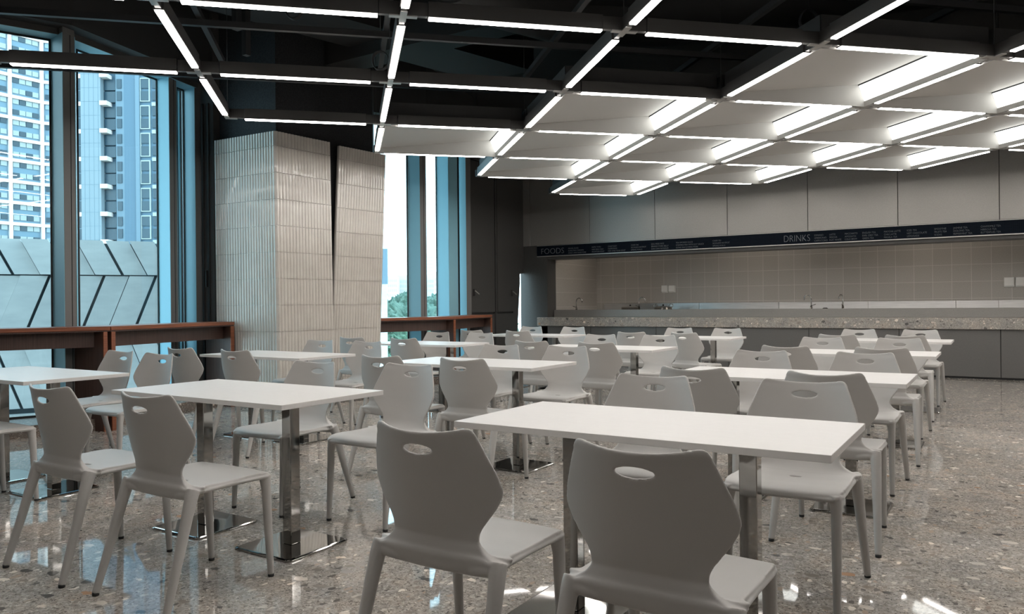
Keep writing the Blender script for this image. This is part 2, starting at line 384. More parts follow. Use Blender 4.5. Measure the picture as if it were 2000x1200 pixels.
for q in mulls + RM: mullion(q)
b = empty('trim_20', (0, 0, 0), kind='structure')
k = MB(); k.prism([(-7.80, 10.03), (-7.60, 10.10), (-7.72, 10.55), (-7.925, 10.62)], 0, ZH + 0.06); k.build('mullion', M['reveal'], b, 0.003, 1); plate((-7.80, 10.03), (-7.60, 10.10), .12, ZH, .005, b); plate((-7.60, 10.10), (-7.705, 10.49), .12, ZH, .005, b)
k = MB(); k.prism([(-7.712, 10.50), (-7.697, 10.50), (-7.715, 10.56), (-7.73, 10.56)], 0, ZH); k.build('gasket', M['gasket'], b)
k = MB(); k.prism([(-7.97, 10.80), (-7.79, 10.86), (-7.80, 11.02), (-8.0, 11.0)], 0, ZH + 0.06); k.build('mullion', M['reveal'], b, 0.003, 1); plate((-7.97, 10.80), (-7.79, 10.86), .12, ZH, .005, b)
# head and sill runs
def run(pts, off0, off1, z0, z1, name, mt_):
    b = MB()
    for p, q in zip(pts[:-1], pts[1:]):
        P_, Q_ = Vector(p), Vector(q)
        b.prism([(p[0] + off0, p[1]), (q[0] + off0, q[1]), (q[0] + off1, q[1]), (p[0] + off1, p[1])], z0, z1)
    return struct(b.build(name, mt_))
FL = [(-8.95, -3.4), (-8.15, -0.9), (-8.92, 1.42), (-8.80, 1.70), (-7.923, 4.008), (-8.0, 4.29), (-8.293, 5.382), (-8.395, 5.697), (-8.46, 5.95)]
FR = [(-8.10, 7.1), (-7.535, 8.985), (-7.632, 9.424), (-7.97, 10.8), (-8.0, 11.0)]
run(FL, -0.06, 0.215, ZH, ZH + 0.06, 'trim_30', M['side'])
run(FR, -0.06, 0.20, ZH, ZH + 0.06, 'trim_31', M['side'])
run(FL, 0.2155, 0.225, ZH - 0.0, ZH + 0.06, 'trim_32', M['panel_dark'])
run(FL, -0.10, 0.40, ZH + 0.06, ZC, 'wall_left_upper', M['duct'])
run(FR, -0.10, 0.38, ZH + 0.06, ZC, 'wall_left_upper_far', M['duct'])
CURB = [(-8.2, -3.4), (-7.45, -0.9), (-8.1, 1.5), (-7.30, 4.05), (-7.69, 5.314), (-7.85, 5.93)]
b = MB()
for p, q in zip(CURB[:-1], CURB[1:]): b.prism([p, q, (q[0] - 0.95, q[1]), (p[0] - 0.95, p[1])], 0.0, ZS)
struct(b.build('baseboard_left', M['curb']))
CURB2 = [(-7.25, 7.5), (-6.98, 9.2), (-7.42, 10.85)]
b = MB()
for p, q in zip(CURB2[:-1], CURB2[1:]): b.prism([p, q, (q[0] - 0.8, q[1]), (p[0] - 0.8, p[1])], 0.0, ZS)
struct(b.build('baseboard_left_far', M['curb']))
# dark solid piece between the last left pane and the tiled column
wl = empty('wall_left', (0, 0, 0), kind='structure')
k = MB(); k.prism([(-8.432, 5.827), (-8.236, 5.845), (-8.20, 5.90), (-8.0, 5.93), (-8.0, 6.05), (-8.5, 6.05)], 0, ZC); k.build('dark_panel', M['panel_dark'], wl); plate((-8.432, 5.827), (-8.236, 5.845), .12, ZH, .005, wl)
k = MB(); k.box(-8.17, -8.145, 5.885, 5.905, 0.2, ZH - 0.2); k.box(-8.085, -8.06, 5.90, 5.915, 0.2, ZH - 0.2); k.build('panel_seam', M['seam'], wl)
k = MB(); k.box(-8.12, -8.10, 5.885, 5.915, 1.42, 1.62); k.build('lock_plate', M['black'], wl)
k = MB(); k.prism([(-8.5, 6.05), (-8.0, 6.05), (-8.0, 7.1), (-8.2, 7.1)], 0, ZC); k.build('hidden_panel', M['panel_dark'], wl)

# solid opening panels at the far end of the facade
wf = empty('wall_left_far', (0, 0, 0), kind='structure')
A = Vector((-7.90, 11.0)); B = Vector((-8.063, 12.86))
d = (B - A).normalized(); n = Vector((d.y, -d.x))
def seg(t0, t1, o0, o1):
    a = A + d * t0; c = A + d * t1
    return [(a.x + n.x * o0, a.y + n.y * o0), (c.x + n.x * o0, c.y + n.y * o0), (c.x + n.x * o1, c.y + n.y * o1), (a.x + n.x * o1, a.y + n.y * o1)]
LT = (B - A).length
k = MB(); k.prism(seg(0, LT, -0.2, 0.0), 0, ZC)
def gap_quad(o):
    a0 = A + d * LT + n * o; a1 = A + d * (LT + 0.03) + n * o; e1 = A + d * (LT + 0.24) + n * o; e2 = A + d * (LT + 0.42) + n * o
    return [(a0.x, a0.y, 0), (a1.x, a1.y, 0), (e1.x, e1.y, 1.60), (e1.x, e1.y, 1.78), (e2.x, e2.y, 1.80), (e2.x, e2.y, ZC), (a0.x, a0.y, ZC)]
vs = gap_quad(0.0) + gap_quad(-0.02)
k.add(vs, [(0, 1, 2, 3, 6), (3, 4, 5, 6), (13, 10, 9, 8, 7), (13, 12, 11, 10)] + [(i, (i + 1) % 7, 7 + (i + 1) % 7, 7 + i) for i in range(7)])
k.build('backing_wall', M['panel_dark'], wf)
def vent(t0, t1, hs, tag_):
    r_ = empty('vent_panel', (0, 0, 0)); r_.parent = wf
    k = MB(); k.prism(seg(t0, t1, 0.0, 0.03), 1.03, 3.75); k.build('panel_leaf', M['panel_dark'], r_, 0.004, 2)
    k = MB()
    for (u0, u1, z0, z1) in ((t0 - .02, t0 - .008, 1.0, 3.78), (t1 + .008, t1 + .02, 1.0, 3.78), (t0, t1, 1.0, 1.015), (t0, t1, 3.765, 3.78)):
        k.prism(seg(u0, u1, 0.0, 0.012), z0, z1)
    k.build('panel_gap', M['seam'], r_)
    a = A + d * hs + n * 0.05
    h = MB(); h.box(a.x - 0.03, a.x + 0.012, a.y - 0.012, a.y + 0.012, 1.33, 1.45)
    h.build('handle_plate', M['alu'], r_)
    h = MB(); h.bar((a.x + 0.02, a.y - 0.01, 1.42), (a.x + 0.03, a.y + 0.10, 1.36), 0.018, 0.018); h.build('handle_lever', M['alu_light'], r_)
vent(0.12, 1.0, 0.20, 0); vent(1.12, 1.76, 1.68, 1)
k = MB(); k.prism(seg(1.03, 1.08, 0.0, 0.035), 0, ZC); k.build('panel_rib', M['alu'], wf)

# ------------------------------------------------------------------ tiled column: three fluted faces round a dark core
RIB = 0.0445; ROW = 0.3052; ZT = 3.19
def fluted(p0, p1, q0, q1, name, parent, rows0=0):
    """fluted glazed facing; p0-p1 bottom plan edge, q0-q1 top plan edge, room on the right hand of p0->p1"""
    P0, P1, Q0, Q1 = map(Vector, (p0, p1, q0, q1)); wd = (Q1 - Q0).length
    nr = max(3, round(wd / RIB)); per = 8
    zs = [0.06]
    z = 1.19 - ROW * 4 + 0.0
    levels = []
    zz = -0.03
    seams = [1.19 + ROW * k for k in range(-4, 8)]
    zl = [(0.06, 0)]
    for s_ in seams:
        if s_ - 0.003 > 0.06 and s_ + 0.003 < ZT:
            zl += [(s_ - 0.0025, 0), (s_ - 0.0012, 1), (s_ + 0.0012, 1), (s_ + 0.0025, 0)]
    zl.append((ZT, 0))
    # intermediate levels for the top line
    vs = []; ncol = nr * per + 1
    for (z_, inn) in zl:
        t = z_ / ZT
        a = P0.lerp(Q0, t); c = P1.lerp(Q1, t); dd = (c - a).normalized(); nn = Vector((dd.y, -dd.x))
        for k in range(ncol):
            u = k / (ncol - 1); ph = (k % per) / per
            h = 0.013 * abs(math.sin(PI * ph)) ** 0.8
            if inn: h = -0.004
            pt = a.lerp(c, u) + nn * h
            vs.append((pt.x, pt.y, z_))
    fs = []
    for r in range(len(zl) - 1):
        for k in range(ncol - 1):
            i = r * ncol + k; fs.append((i, i + 1, i + ncol + 1, i + ncol))
    b = MB(); b.add(vs, fs, False)
    # flat back so the facing has thickness
    t0 = 0.06 / ZT
    bk_ = []
    for (P_, Q_) in ((P0, Q0), (P1, Q1)):
        for z_ in (0.06, ZT):
            pt = P_.lerp(Q_, z_ / ZT); bk_.append((pt, z_))
    dd = (Q1 - Q0).normalized(); nn = Vector((dd.y, -dd.x)) * -0.03
    V = lambda pt, z_, off: (pt.x + nn.x * off, pt.y + nn.y * off, z_)
    a0, a1 = P0.lerp(Q0, t0), Q0; c0, c1 = P1.lerp(Q1, t0), Q1
    b.add([V(a0, .06, 0), V(a1, ZT, 0), V(a1, ZT, 1), V(a0, .06, 1)], [(0, 1, 2, 3)])
    b.add([V(c0, .06, 0), V(c1, ZT, 0), V(c1, ZT, 1), V(c0, .06, 1)], [(0, 1, 2, 3)])
    b.add([V(a1, ZT, 0), V(c1, ZT, 0), V(c1, ZT, 1), V(a1, ZT, 1)], [(0, 1, 2, 3)])
    b.add([V(a0, .06, 1), V(c0, .06, 1), V(c1, ZT, 1), V(a1, ZT, 1)], [(0, 1, 2, 3)])
    o = b.build(name, M['tile_glaze'], parent)
    me = o.data
    for p in me.polygons[:len(fs)]: p.use_smooth = False
    return o
col = empty('tiled_column', (-7.4, 6.6, 0), kind='structure')
def cc(p): return (p[0] + 7.4, p[1] - 6.6)
fluted(cc((-7.97, 5.93)), cc((-6.94, 5.985)), cc((-8.0, 5.946)), cc((-6.985, 5.996)), 'window_side_facing', col)
fluted(cc((-6.94, 5.985)), cc((-6.868, 6.785)), cc((-6.985, 5.996)), cc((-6.925, 6.80)), 'room_side_facing', col)
fluted(cc((-7.04, 6.87)), cc((-6.98, 7.70)), cc((-6.979, 7.005)), cc((-6.9, 7.789)), 'leaning_facing', col)
k = MB(); k.prism([cc(p) for p in [(-8.0, 6.02), (-7.03, 6.05), (-6.99, 6.78), (-7.11, 6.86), (-7.05, 7.70), (-7.3, 8.0), (-8.1, 8.0)]], 0, ZC); k.build('dark_core', M['concrete'], col)
k = MB(); k.prism([cc(p) for p in [(-7.99, 5.96), (-6.955, 6.01), (-6.895, 6.82), (-7.06, 6.9), (-7.0, 7.68), (-7.6, 7.68), (-8.0, 6.1)]], 0.0, 0.058); k.build('base_trim', M['panel_dark'], col)

# ------------------------------------------------------------------ walnut bar counters along the windows
def bar_counter(segs, ends, name, label):
    root = empty(name, (segs[0][0][0], segs[0][0][1], 0), label=label, cat='counter')
    ox, oy = segs[0][0]
    for (p, q, dp, dq) in segs:
        f = lambda a: (a[0] - ox, a[1] - oy)
        pb = (p[0] + dp[0], p[1] + dp[1]); qb = (q[0] + dq[0], q[1] + dq[1])
        k = MB(); k.prism([f(p), f(q), f(qb), f(pb)], 0.962, 1.0); k.build('counter_top', M['wood'], root, 0.003, 1)
        k = MB(); k.prism([f((p[0] + dp[0] * .02, p[1] + dp[1] * .02)), f((q[0] + dq[0] * .02, q[1] + dq[1] * .02)), f((q[0] + dq[0] * .96, q[1] + dq[1] * .96)), f((p[0] + dp[0] * .96, p[1] + dp[1] * .96))], 0.950, 0.9605); k.build('under_board', M['wood_v'], root)
        lerp = lambda t: [f((a[0] + b_[0] * t, a[1] + b_[1] * t)) for a, b_ in ((p, dp), (q, dq))]
        a0, a1 = lerp(0.30); b0, b1 = lerp(0.36)
        k = MB(); k.prism([a0, a1, b1, b0], 0.80, 0.949); k.build('apron', M['wood_v'], root)
    for (e, dv, th) in ends:
        ex, ey = e[0] - ox, e[1] - oy; dv = Vector(dv); L_ = dv.length; u = dv.normalized(); s_ = Vector((-u.y, u.x)) * th / 2
        a = Vector((ex, ey)) + u * 0.012; c = Vector((ex, ey)) + u * (L_ * 0.97)
        k = MB(); k.prism([(a.x - s_.x, a.y - s_.y), (c.x - s_.x, c.y - s_.y), (c.x + s_.x, c.y + s_.y), (a.x + s_.x, a.y + s_.y)], 0.0, 0.949)
        k.build('end_panel', M['wood_v'], root)
        k = MB(); k.prism([(a.x - s_.x - u.x * .012, a.y - s_.y - u.y * .012), (a.x - s_.x, a.y - s_.y), (a.x + s_.x, a.y + s_.y), (a.x + s_.x - u.x * .012, a.y + s_.y - u.y * .012)], 0.0, 0.949)
        k.build('edge_band', M['wood'], root)
    return root
bar_counter([((-8.05, 1.55), (-7.15, 4.14), (-0.42, -0.02), (-0.47, -0.03))], [((-7.165, 4.10), (-0.47, -0.03), 0.04)], 'bar_counter', 'long walnut bar counter at the left edge, under the window with the white tower')
bar_counter([((-7.15, 4.146), (-7.60, 5.90), (-0.47, -0.03), (-0.47, -0.03))], [((-7.16, 4.175), (-0.47, -0.03), 0.04), ((-7.60, 5.87), (-0.45, -0.02), 0.05)], 'bar_counter', 'walnut bar counter running from the bend to the tiled column')
bar_counter([((-7.14, 7.83), (-6.78, 9.19), (-0.42, 0.05), (-0.45, 0.0))], [((-6.79, 9.155), (-0.45, 0.0), 0.045)], 'bar_counter', 'short walnut bar counter right beside the leaning tiled slab')
bar_counter([((-6.78, 9.196), (-7.22, 10.80), (-0.45, 0.0), (-0.45, -0.03))], [((-7.21, 10.76), (-0.43, -0.02), 0.045)], 'bar_counter', 'walnut bar counter ending at the dark vent panels')

# ------------------------------------------------------------------ servery counter, menu, kitchen
sc = empty('serving_counter', (0, YW, 0), label='long servery counter with terrazzo ledge over grey panels', cat='counter')
k = MB(); xs = [-7.765]; x = SEAM0 + PITCH
while x < XR: xs.append(x); x += PITCH
xs.append(XR)
for a, c_ in zip(xs[:-1], xs[1:]): k.box(a + 0.004, c_ - 0.004, 0.0, 0.03, 0.03, 0.735)
k.build('front_panels', M['panel_low'], sc, 0.002, 1)
k = MB(); k.box(-7.765, XR, 0.03, 0.28, 0, 0.735); k.build('carcass', M['seam'], sc)
k = MB(); k.box(-7.765, XR, 0.012, 0.03, 0, 0.03); k.build('kick_strip', M['seam'], sc)
k = MB(); k.box(-7.765, XR, -0.05, 0.28, 0.737, 0.907); k.build('terrazzo_ledge', M['ledge'], sc, 0.003, 1)
k = MB(); k.box(-7.54, XR, 0.245, 0.285, 0.908, 1.052); k.build('steel_upstand', M['steel'] if False else M['panel_grey'], sc, 0.003, 1)
kc = empty('kitchen_counter', (0, 14.4, 0), label='stainless worktop with splashback along the tiled niche wall', cat='counter')
k = MB(); k.box(-7.54, XR, -0.8, 1.09, 0.98, 1.02); k.build('worktop', M['steel'], kc, 0.003, 1)
k = MB(); k.box(-7.54, XR, -0.75, 1.08, 0.0, 0.975); k.build('base_cabinet', M['steel'], kc)
k = MB()
xs = [-7.36, -5.2, -3.6, -2.0, -0.6, 0.03, 1.6, 3.2, 5.0, 7.0, XR]
for a, c_ in zip(xs[:-1], xs[1:]): k.box(a + 0.003, c_ - 0.003, 1.065, 1.095, 1.021, 1.165)
k.build('splashback', M['steel'], kc, 0.002, 1)
def gooseneck(x, y, lab, rz):
    r = empty('tap', (x, y, 1.022), rz, lab, 'tap', 'goose-neck taps on the kitchen worktop')
    k = MB(); k.lathe([(0.0, 0), (0.033, 0), (0.033, 0.012), (0.02, 0.02), (0.018, 0.07), (0.0, 0.07)]); k.build('tap_body', M['chrome'], r)
    p = [(0, 0, 0.05), (0, 0, 0.2)] + [(0.065 - 0.065 * math.cos(a), 0, 0.2 + 0.065 * math.sin(a)) for a in [PI * i / 10 for i in range(1, 10)]] + [(0.13, 0, 0.175)]
    k = MB(); k.tube(p, 0.011, 12); k.build('spout', M['chrome'], r)
    k = MB(); k.bar((0.0, -0.01, 0.075), (-0.06, -0.05, 0.10), 0.014, 0.01); k.build('lever', M['chrome'], r)
gooseneck(-7.36, 14.15, 'chrome goose-neck tap at the far left of the servery niche', 0.0)
gooseneck(-6.16, 14.6, 'chrome goose-neck tap between the two lidded pots', 0.1)
gooseneck(-2.83, 14.6, 'chrome goose-neck tap behind the DRINKS heading, spout to the left', PI - 0.2)
gooseneck(-2.30, 14.6, 'chrome goose-neck tap seen end on, right of the other taps', -PI / 2 - 0.3)
for i, (x, lab) in enumerate(((-6.42, 'lidded steel pot left of the second tap'), (-5.70, 'lidded steel pot with loop handles right of the second tap'))):
    r = empty('cooking_pot', (x, 14.75, 1.022), 0, lab, 'pot', 'lidded pots on the kitchen worktop')
    k = MB(); k.lathe([(0, 0), (0.17, 0), (0.18, 0.01), (0.18, 0.055), (0.185, 0.06)], n=32); k.build('pot_body', M['chrome'], r)
    k = MB(); k.lathe([(0.185, 0.06), (0.17, 0.072), (0.06, 0.085), (0, 0.088)], n=32); k.build('lid', M['steel'], r)
    k = MB(); k.lathe([(0.0, 0.088), (0.014, 0.09), (0.02, 0.105), (0.012, 0.12), (0, 0.121)], n=16); k.build('lid_knob', M['black'], r)
    if i:
        for s_ in (-1, 1):
            k = MB(); k.tube([(s_ * 0.17, 0.0, 0.045), (s_ * 0.205, 0, 0.08), (s_ * 0.20, 0, 0.12), (s_ * 0.15, 0, 0.13), (s_ * 0.12, 0, 0.083)], 0.007, 10); k.build('handle', M['chrome'], r)
def socket(x, z, lab):
    r = empty('socket_cover', (x, YB, z), 0, lab, 'socket', 'white covered sockets on the niche tiles')
    k = MB(); k.box(-0.075, 0.075, -0.012, -0.001, -0.085, 0.075); k.build('back_plate', M['socket'], r, 0.003, 1)
    k = MB(); k.box(-0.068, 0.068, -0.05, -0.0125, -0.065, 0.068); k.build('flap_cover', M['socket'], r, 0.008, 3)
socket(-5.945, 1.47, 'left white splash-proof socket of the pair above the pots')
socket(-5.785, 1.47, 'right white splash-proof socket of the pair above the pots')
socket(0.185, 1.475, 'left white splash-proof socket of the pair at the right edge')
socket(0.345, 1.475, 'right white splash-proof socket of the pair at the right edge')
k = empty('counter_knob', (-2.62, 14.75, 1.022), label='small black round knob between the two right taps', cat='knob')
q = MB(); q.lathe([(0, 0), (0.05, 0), (0.05, 0.018), (0.03, 0.035), (0, 0.035)], n=20); q.build('knob_body', M['black'], k)

# menu fascia
mn = empty('menu_board', (0, YW - 0.022, 0), label='navy mosaic menu band lettered FOODS and DRINKS', cat='sign')
k = MB(); k.box(-7.765, XR, 0.0, 0.02, 2.128, 2.325); k.build('mosaic_band', M['navy'], mn)
k = MB(); k.box(-7.765, XR, -0.006, 0.02, 2.3255, 2.334); k.build('top_trim', M['alu_light'], mn)
k = MB(); k.box(-7.765, XR, -0.012, 0.035, 2.112, 2.1275); k.build('bottom_trim', M['alu_light'], mn)
def text(s, x, z, cap, width=None, thick=0.0):
    cu = bpy.data.curves.new('lettering', 'FONT'); cu.body = s; cu.size = cap / 0.72; cu.extrude = 0.001; cu.offset = -0.0008 if cap < 0.05 else -0.0035; cu.resolution_u = 3
    o = bpy.data.objects.new('lettering_source', cu); C.objects.link(o)
    dg = bpy.context.evaluated_depsgraph_get(); me = bpy.data.meshes.new_from_object(o.evaluated_get(dg))
    bpy.data.objects.remove(o); me.name = 'lettering'
    ob = link('lettering', me, M['white_text'], mn)
    ob.rotation_euler = (PI / 2, 0, 0); ob.location = (x, -0.0015, z)
    if width:
        xs_ = [v.co.x for v in me.vertices]; wd = max(xs_) - min(xs_)
        if wd > 0: ob.scale = (width / wd, 1, 1)
    return ob
FX = [-7.68, -7.17, -7.06, -6.55, -6.21, -5.74, -5.34, -4.87, -4.20, -3.00, -2.59, -2.51, -2.28, -2.05, -1.79, -1.48, -1.16, -0.79, -0.54, -0.19]
text('FOODS', FX[0], 2.165, 0.115, FX[1] - FX[0])
text('DRINKS', FX[9], 2.165, 0.115, FX[10] - FX[9])
foods = [('PEKING DUCK', 'KUNG PAO CHICKEN', 'SWEET AND SOUR PORK'), ('MAPO TOFU', 'HAR KING GAO', 'WONTON SOUP'), ('CHOP SUEY', 'DUMPLINGS', 'HOT AND SOUR SOUP'),
         ('CHAR SIU', 'SICHUAN HOTPOT', 'SPRING ROLLS'), ('EGG FRIED RICE', 'BRAISED PORK BELLY', 'DAN DAN NOODLES'), ('TEA SMOKED DUCK', 'STEAMED FISH WITH SOY SAUCE', 'GONG BAO JI DING PORK'), ('CHAR SIU', 'SICHUAN HOTPOT', 'SPRING ROLLS')]
drinks = [('ESPRESSO', 'AMERICANO', 'CAPPUCCINO'), ('LATTE', 'MOCHA', 'FLAT WHITE'), ('MACCHIATO', 'AFFOGATO', 'COLD BREW'), ('ENGLISH TEA', 'EARL GREY TEA', 'GREEN TEA'), ('MATCHA LATTE', 'CHAI LATTE', 'MASALA TEA'),
          ('ICED TEA', 'HOT CHOCOLATE', 'LEMONADE'), ('SMOOTHIE', 'FRUITS TEA', 'SODAS'), ('JASMINE TEA', 'OOLONG TEA', 'PEPPERMINT TEA'), ('CHAMOMILE TEA', 'HIBISCUS TEA', 'BUTTERFLIES TEA')]
for cols, xs_ in ((foods, FX[2:9]), (drinks, FX[11:20])):
    for (lines, x) in zip(cols, xs_):
        for ln, z in zip(lines, (2.238, 2.194, 2.150)): text(ln, x, z, 0.029).scale = (0.80 if cols is drinks else 0.86, 1, 1)
# work lights under the niche ceiling: they are what lights the tiles
for (x, lw, nl_) in ((-6.9, 0.5, 'over the far left tap'), (-4.0, 1.2, 'between the pots and the DRINKS heading'), (-1.0, 1.2, 'right of the last tap'), (2.5, 1.2, 'beyond the right edge')):
    r = empty('niche_light', (x, 14.2, 2.598), 0, 'recessed niche work light ' + nl_, 'light', 'recessed work lights in the niche')
    k = MB(); k.box(-lw / 2, lw / 2, -0.05, 0.05, -0.02, -0.001); k.build('diffuser', M['niche_led'] if 'niche_led' in M else M.setdefault('niche_led', mat('niche_led', (0.9, 0.9, 0.9), 0.5, emit=(1.0, 0.88, 0.76), es=14.0)), r)

# ------------------------------------------------------------------ ceiling light grid
GX, GY, GS, GA = -4.2827, 2.7554, 1.5003, math.radians(44.4497)
ex = Vector((math.cos(GA), math.sin(GA), 0)); ey = Vector((-math.sin(GA), math.cos(GA), 0)); ZG = 3.025
def G(i, j, z=ZG): return Vector((GX, GY, z)) + ex * (GS * i) + ey * (GS * j)
PANELS = set()
for j, (i0, i1) in {-2: (6, 9), -1: (5, 8), 0: (3, 8), 1: (2, 7), 2: (1, 6), 3: (2, 5), 4: (3, 4)}.items():
    for i in range(i0, i1): PANELS.add((i, j))
FRAMES = set()
for j, (i0, i1) in {-3: (0, 6), -2: (-1, 6), -1: (-1, 5), 0: (-1, 3), 1: (0, 2)}.items():  # first two rows listed are unseen, added to light the chair backs
    for i in range(i0, i1): FRAMES.add((i, j))
PANELS.discard((5, 2)) if False else None
cells = PANELS | FRAMES
edges_i = set(); edges_j = set()
for (i, j) in cells:
    edges_i.add((i, j)); edges_i.add((i, j + 1)); edges_j.add((i, j)); edges_j.add((i + 1, j))
edges_j.add((1, 2)); edges_i.add((-1, 1)); edges_j.discard((-1, 1))
NODES = set()
for (i, j) in edges_i: NODES.add((i, j)); NODES.add((i + 1, j))
for (i, j) in edges_j: NODES.add((i, j)); NODES.add((i, j + 1))
lf = empty('light_grid_frame', tuple(G(0, 0)), GA, label='suspended diagonal metal grid carrying the linear lights', cat='light grid')
def lp(i, j, z=0.0): return (GS * i, GS * j, z)
for (i, j) in sorted(NODES):
    k = MB(); x, y, _ = lp(i, j)
    L_ = (i - 1, j) in edges_i; R_ = (i, j) in edges_i; D_ = (i, j - 1) in edges_j; U_ = (i, j) in edges_j
    k.box(x - (0.155 if L_ else 0.03), x + (0.155 if R_ else 0.03), y - 0.018, y + 0.018, 0.012, 0.1)
    if D_: k.box(x - 0.018, x + 0.018, y - 0.155, y - 0.0185, 0.012, 0.1)
    if U_: k.box(x - 0.018, x + 0.018, y + 0.0185, y + 0.155, 0.012, 0.1)
    k.build('connector', M['alu'], lf)
    k = MB(); k.box(x - (0.09 if L_ else 0.022), x + (0.09 if R_ else 0.022), y - 0.022, y + 0.022, 0.004, 0.0115)
    if D_: k.box(x - 0.022, x + 0.022, y - 0.09, y - 0.0225, 0.004, 0.0115)
    if U_: k.box(x - 0.022, x + 0.022, y + 0.0225, y + 0.09, 0.004, 0.0115)
    k.build('cross_plate', M['alu_light'], lf)
# one linear light per grid edge
ml = MB(); ml.box(-0.59, 0.59, -0.031, 0.031, 0.006, 0.105); me_h = ml.mesh('housing'); me_h.materials.append(M['alu'])
ml = MB(); ml.box(-0.586, 0.586, -0.023, 0.023, -0.003, 0.0055); me_d = ml.mesh('diffuser'); me_d.materials.append(M['led'])
ORD = {-3: 'farther added row behind the viewer', -2: 'added row behind the viewer', -1: 'row overhead', 0: 'nearest full row', 1: 'second row', 2: 'third row', 3: 'fourth row', 4: 'fifth row', 5: 'farthest row'}
NUM = ['first', 'second', 'third', 'fourth', 'fifth', 'sixth', 'seventh', 'eighth', 'ninth', 'tenth', 'eleventh']
def light(c, rz, lab):
    r = empty('linear_light', tuple(c), rz, lab, 'light', 'linear lights of the ceiling grid')
    link('housing', me_h, None, r); link('diffuser', me_d, None, r)
rows = {}
for (i, j) in sorted(edges_i): rows.setdefault(j, []).append(i)
for j, is_ in rows.items():
    for n_i, i in enumerate(is_): light((G(i, j) + G(i + 1, j)) / 2, GA, 'crosswise tube light, %s from the left, %s of the grid' % (NUM[n_i], ORD[j]))
cols_ = {}
for (i, j) in sorted(edges_j): cols_.setdefault(i, []).append(j)
for i, js in cols_.items():
    for n_j, j in enumerate(sorted(js)): light((G(i, j) + G(i, j + 1)) / 2, GA + PI / 2, 'lengthwise tube light in grid line %s from the left, %s tube from the near end' % (NUM[i + 1], NUM[n_j]))
# coffers: a sheet sloping up from the left beam to a lit upright side on the right
H = 0.145; e = 0.033; s1 = GS; AR = 1.395; ZA = 0.205
cm = MB()
cm.add([(e, e, 0.06), (AR, e, ZA), (AR, s1 - e, ZA), (e, s1 - e, 0.06)], [(0, 1, 2, 3)])
cm.add([(e, e, 0.07), (AR, e, ZA + .01), (AR, s1 - e, ZA + .01), (e, s1 - e, 0.07)], [(0, 1, 2, 3)])
me_sheet = cm.mesh('sloping_sheet'); me_sheet.materials.append(M['coffer'])
cm = MB()
for (y0) in (e, s1 - e - 0.004):
    for dy in (0.0, 0.004):
        cm.add([(e, y0 + dy, 0.0), (s1 - e, y0 + dy, 0.0), (s1 - e, y0 + dy, 0.059), (AR, y0 + dy, ZA), (e, y0 + dy, 0.06)], [(0, 1, 2, 3, 4)])
cm.add([(e, e, 0.0), (e, s1 - e, 0.0), (e, s1 - e, 0.06), (e, e, 0.06)], [(0, 1, 2, 3)])
cm.box(s1 - e - 0.006, s1 - e, e, s1 - e, 0.0, 0.05)
me_cheek = cm.mesh('side_cheek'); me_cheek.materials.append(M['coffer'])
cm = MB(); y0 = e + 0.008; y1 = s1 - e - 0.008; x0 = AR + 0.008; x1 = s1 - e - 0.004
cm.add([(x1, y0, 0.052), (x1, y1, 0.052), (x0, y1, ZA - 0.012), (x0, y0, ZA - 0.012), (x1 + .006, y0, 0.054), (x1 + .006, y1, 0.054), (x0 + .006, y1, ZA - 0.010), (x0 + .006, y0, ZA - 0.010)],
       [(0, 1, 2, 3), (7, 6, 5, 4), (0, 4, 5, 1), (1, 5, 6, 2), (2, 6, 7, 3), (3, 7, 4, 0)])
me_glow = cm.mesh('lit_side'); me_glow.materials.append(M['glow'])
cm = MB()
cm.box(s1 - 0.029, s1 - 0.024, 0.03, s1 - 0.03, 0.1, 0.1 + H); cm.box(0.03, s1 - 0.03, 0.022, 0.027, 0.106, 0.1 + H); cm.box(0.03, s1 - 0.03, s1 - 0.027, s1 - 0.022, 0.106, 0.1 + H); cm.box(0.024, 0.029, 0.03, s1 - 0.03, 0.106, 0.1 + H)
cm.box(0.03, s1 - 0.03, 0.03, s1 - 0.03, 0.096 + H, 0.1 + H)
me_box = cm.mesh('outer_box'); me_box.materials.append(M['fascia'])
prow = {}
for (i, j) in sorted(PANELS): prow.setdefault(j, []).append(i)
for j, is_ in prow.items():
    for n_i, i in enumerate(is_):
        r = empty('ceiling_coffer', tuple(G(i, j)), GA, 'white wedge-shaped ceiling coffer, %s from the left, %s' % (NUM[n_i], ORD[j]), 'ceiling panel', 'wedge coffers set in the light grid')
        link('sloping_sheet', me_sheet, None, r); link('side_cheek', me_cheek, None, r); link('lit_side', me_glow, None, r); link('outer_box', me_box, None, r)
# suspension: struts above the grid, drop rods, duct, beams
ss = empty('ceiling_struts', (0, 0, 0), label='thin dark steel struts hung above the light grid', cat='ceiling framework')
ZSR = 3.5
base = Vector((-5.176, 4.258, ZSR))
for n_ in range(-3, 4):
    c0 = base + ey * (GS * n_)
    if n_ > 1: continue
    k = MB(); k.bar(c0 - ex * 3.0, c0 + ex * 9.5, 0.045, 0.05); k.build('cross_strut', M['strut'], ss)
base2 = Vector((-5.323, 3.785, ZSR + 0.051))
for n_ in range(0, 6):
    c0 = base2 + ex * (GS * n_)
    k = MB(); k.bar(c0 - ey * 5.0, c0 + ey * 1.4, 0.045, 0.05); k.build('long_strut', M['strut'], ss)
for (i, j) in sorted(NODES):
    if (i + j) % 2 == 0 and i < 7:
        p = G(i, j); 
        k = MB(); k.tube([(p.x, p.y, ZG + 0.1), (p.x, p.y, ZC)], 0.003, 6); k.build('hanging_wire', M['strut'], ss)
for (x, y) in ((-5.6, 4.4), (-3.0, 4.5), (-0.6, 6.6), (-6.1, 4.9)):
    k = MB(); k.box(x - 0.03, x + 0.03, y - 0.03, y + 0.03, ZSR + 0.1, ZC); k.build('drop_post', M['strut'], ss)
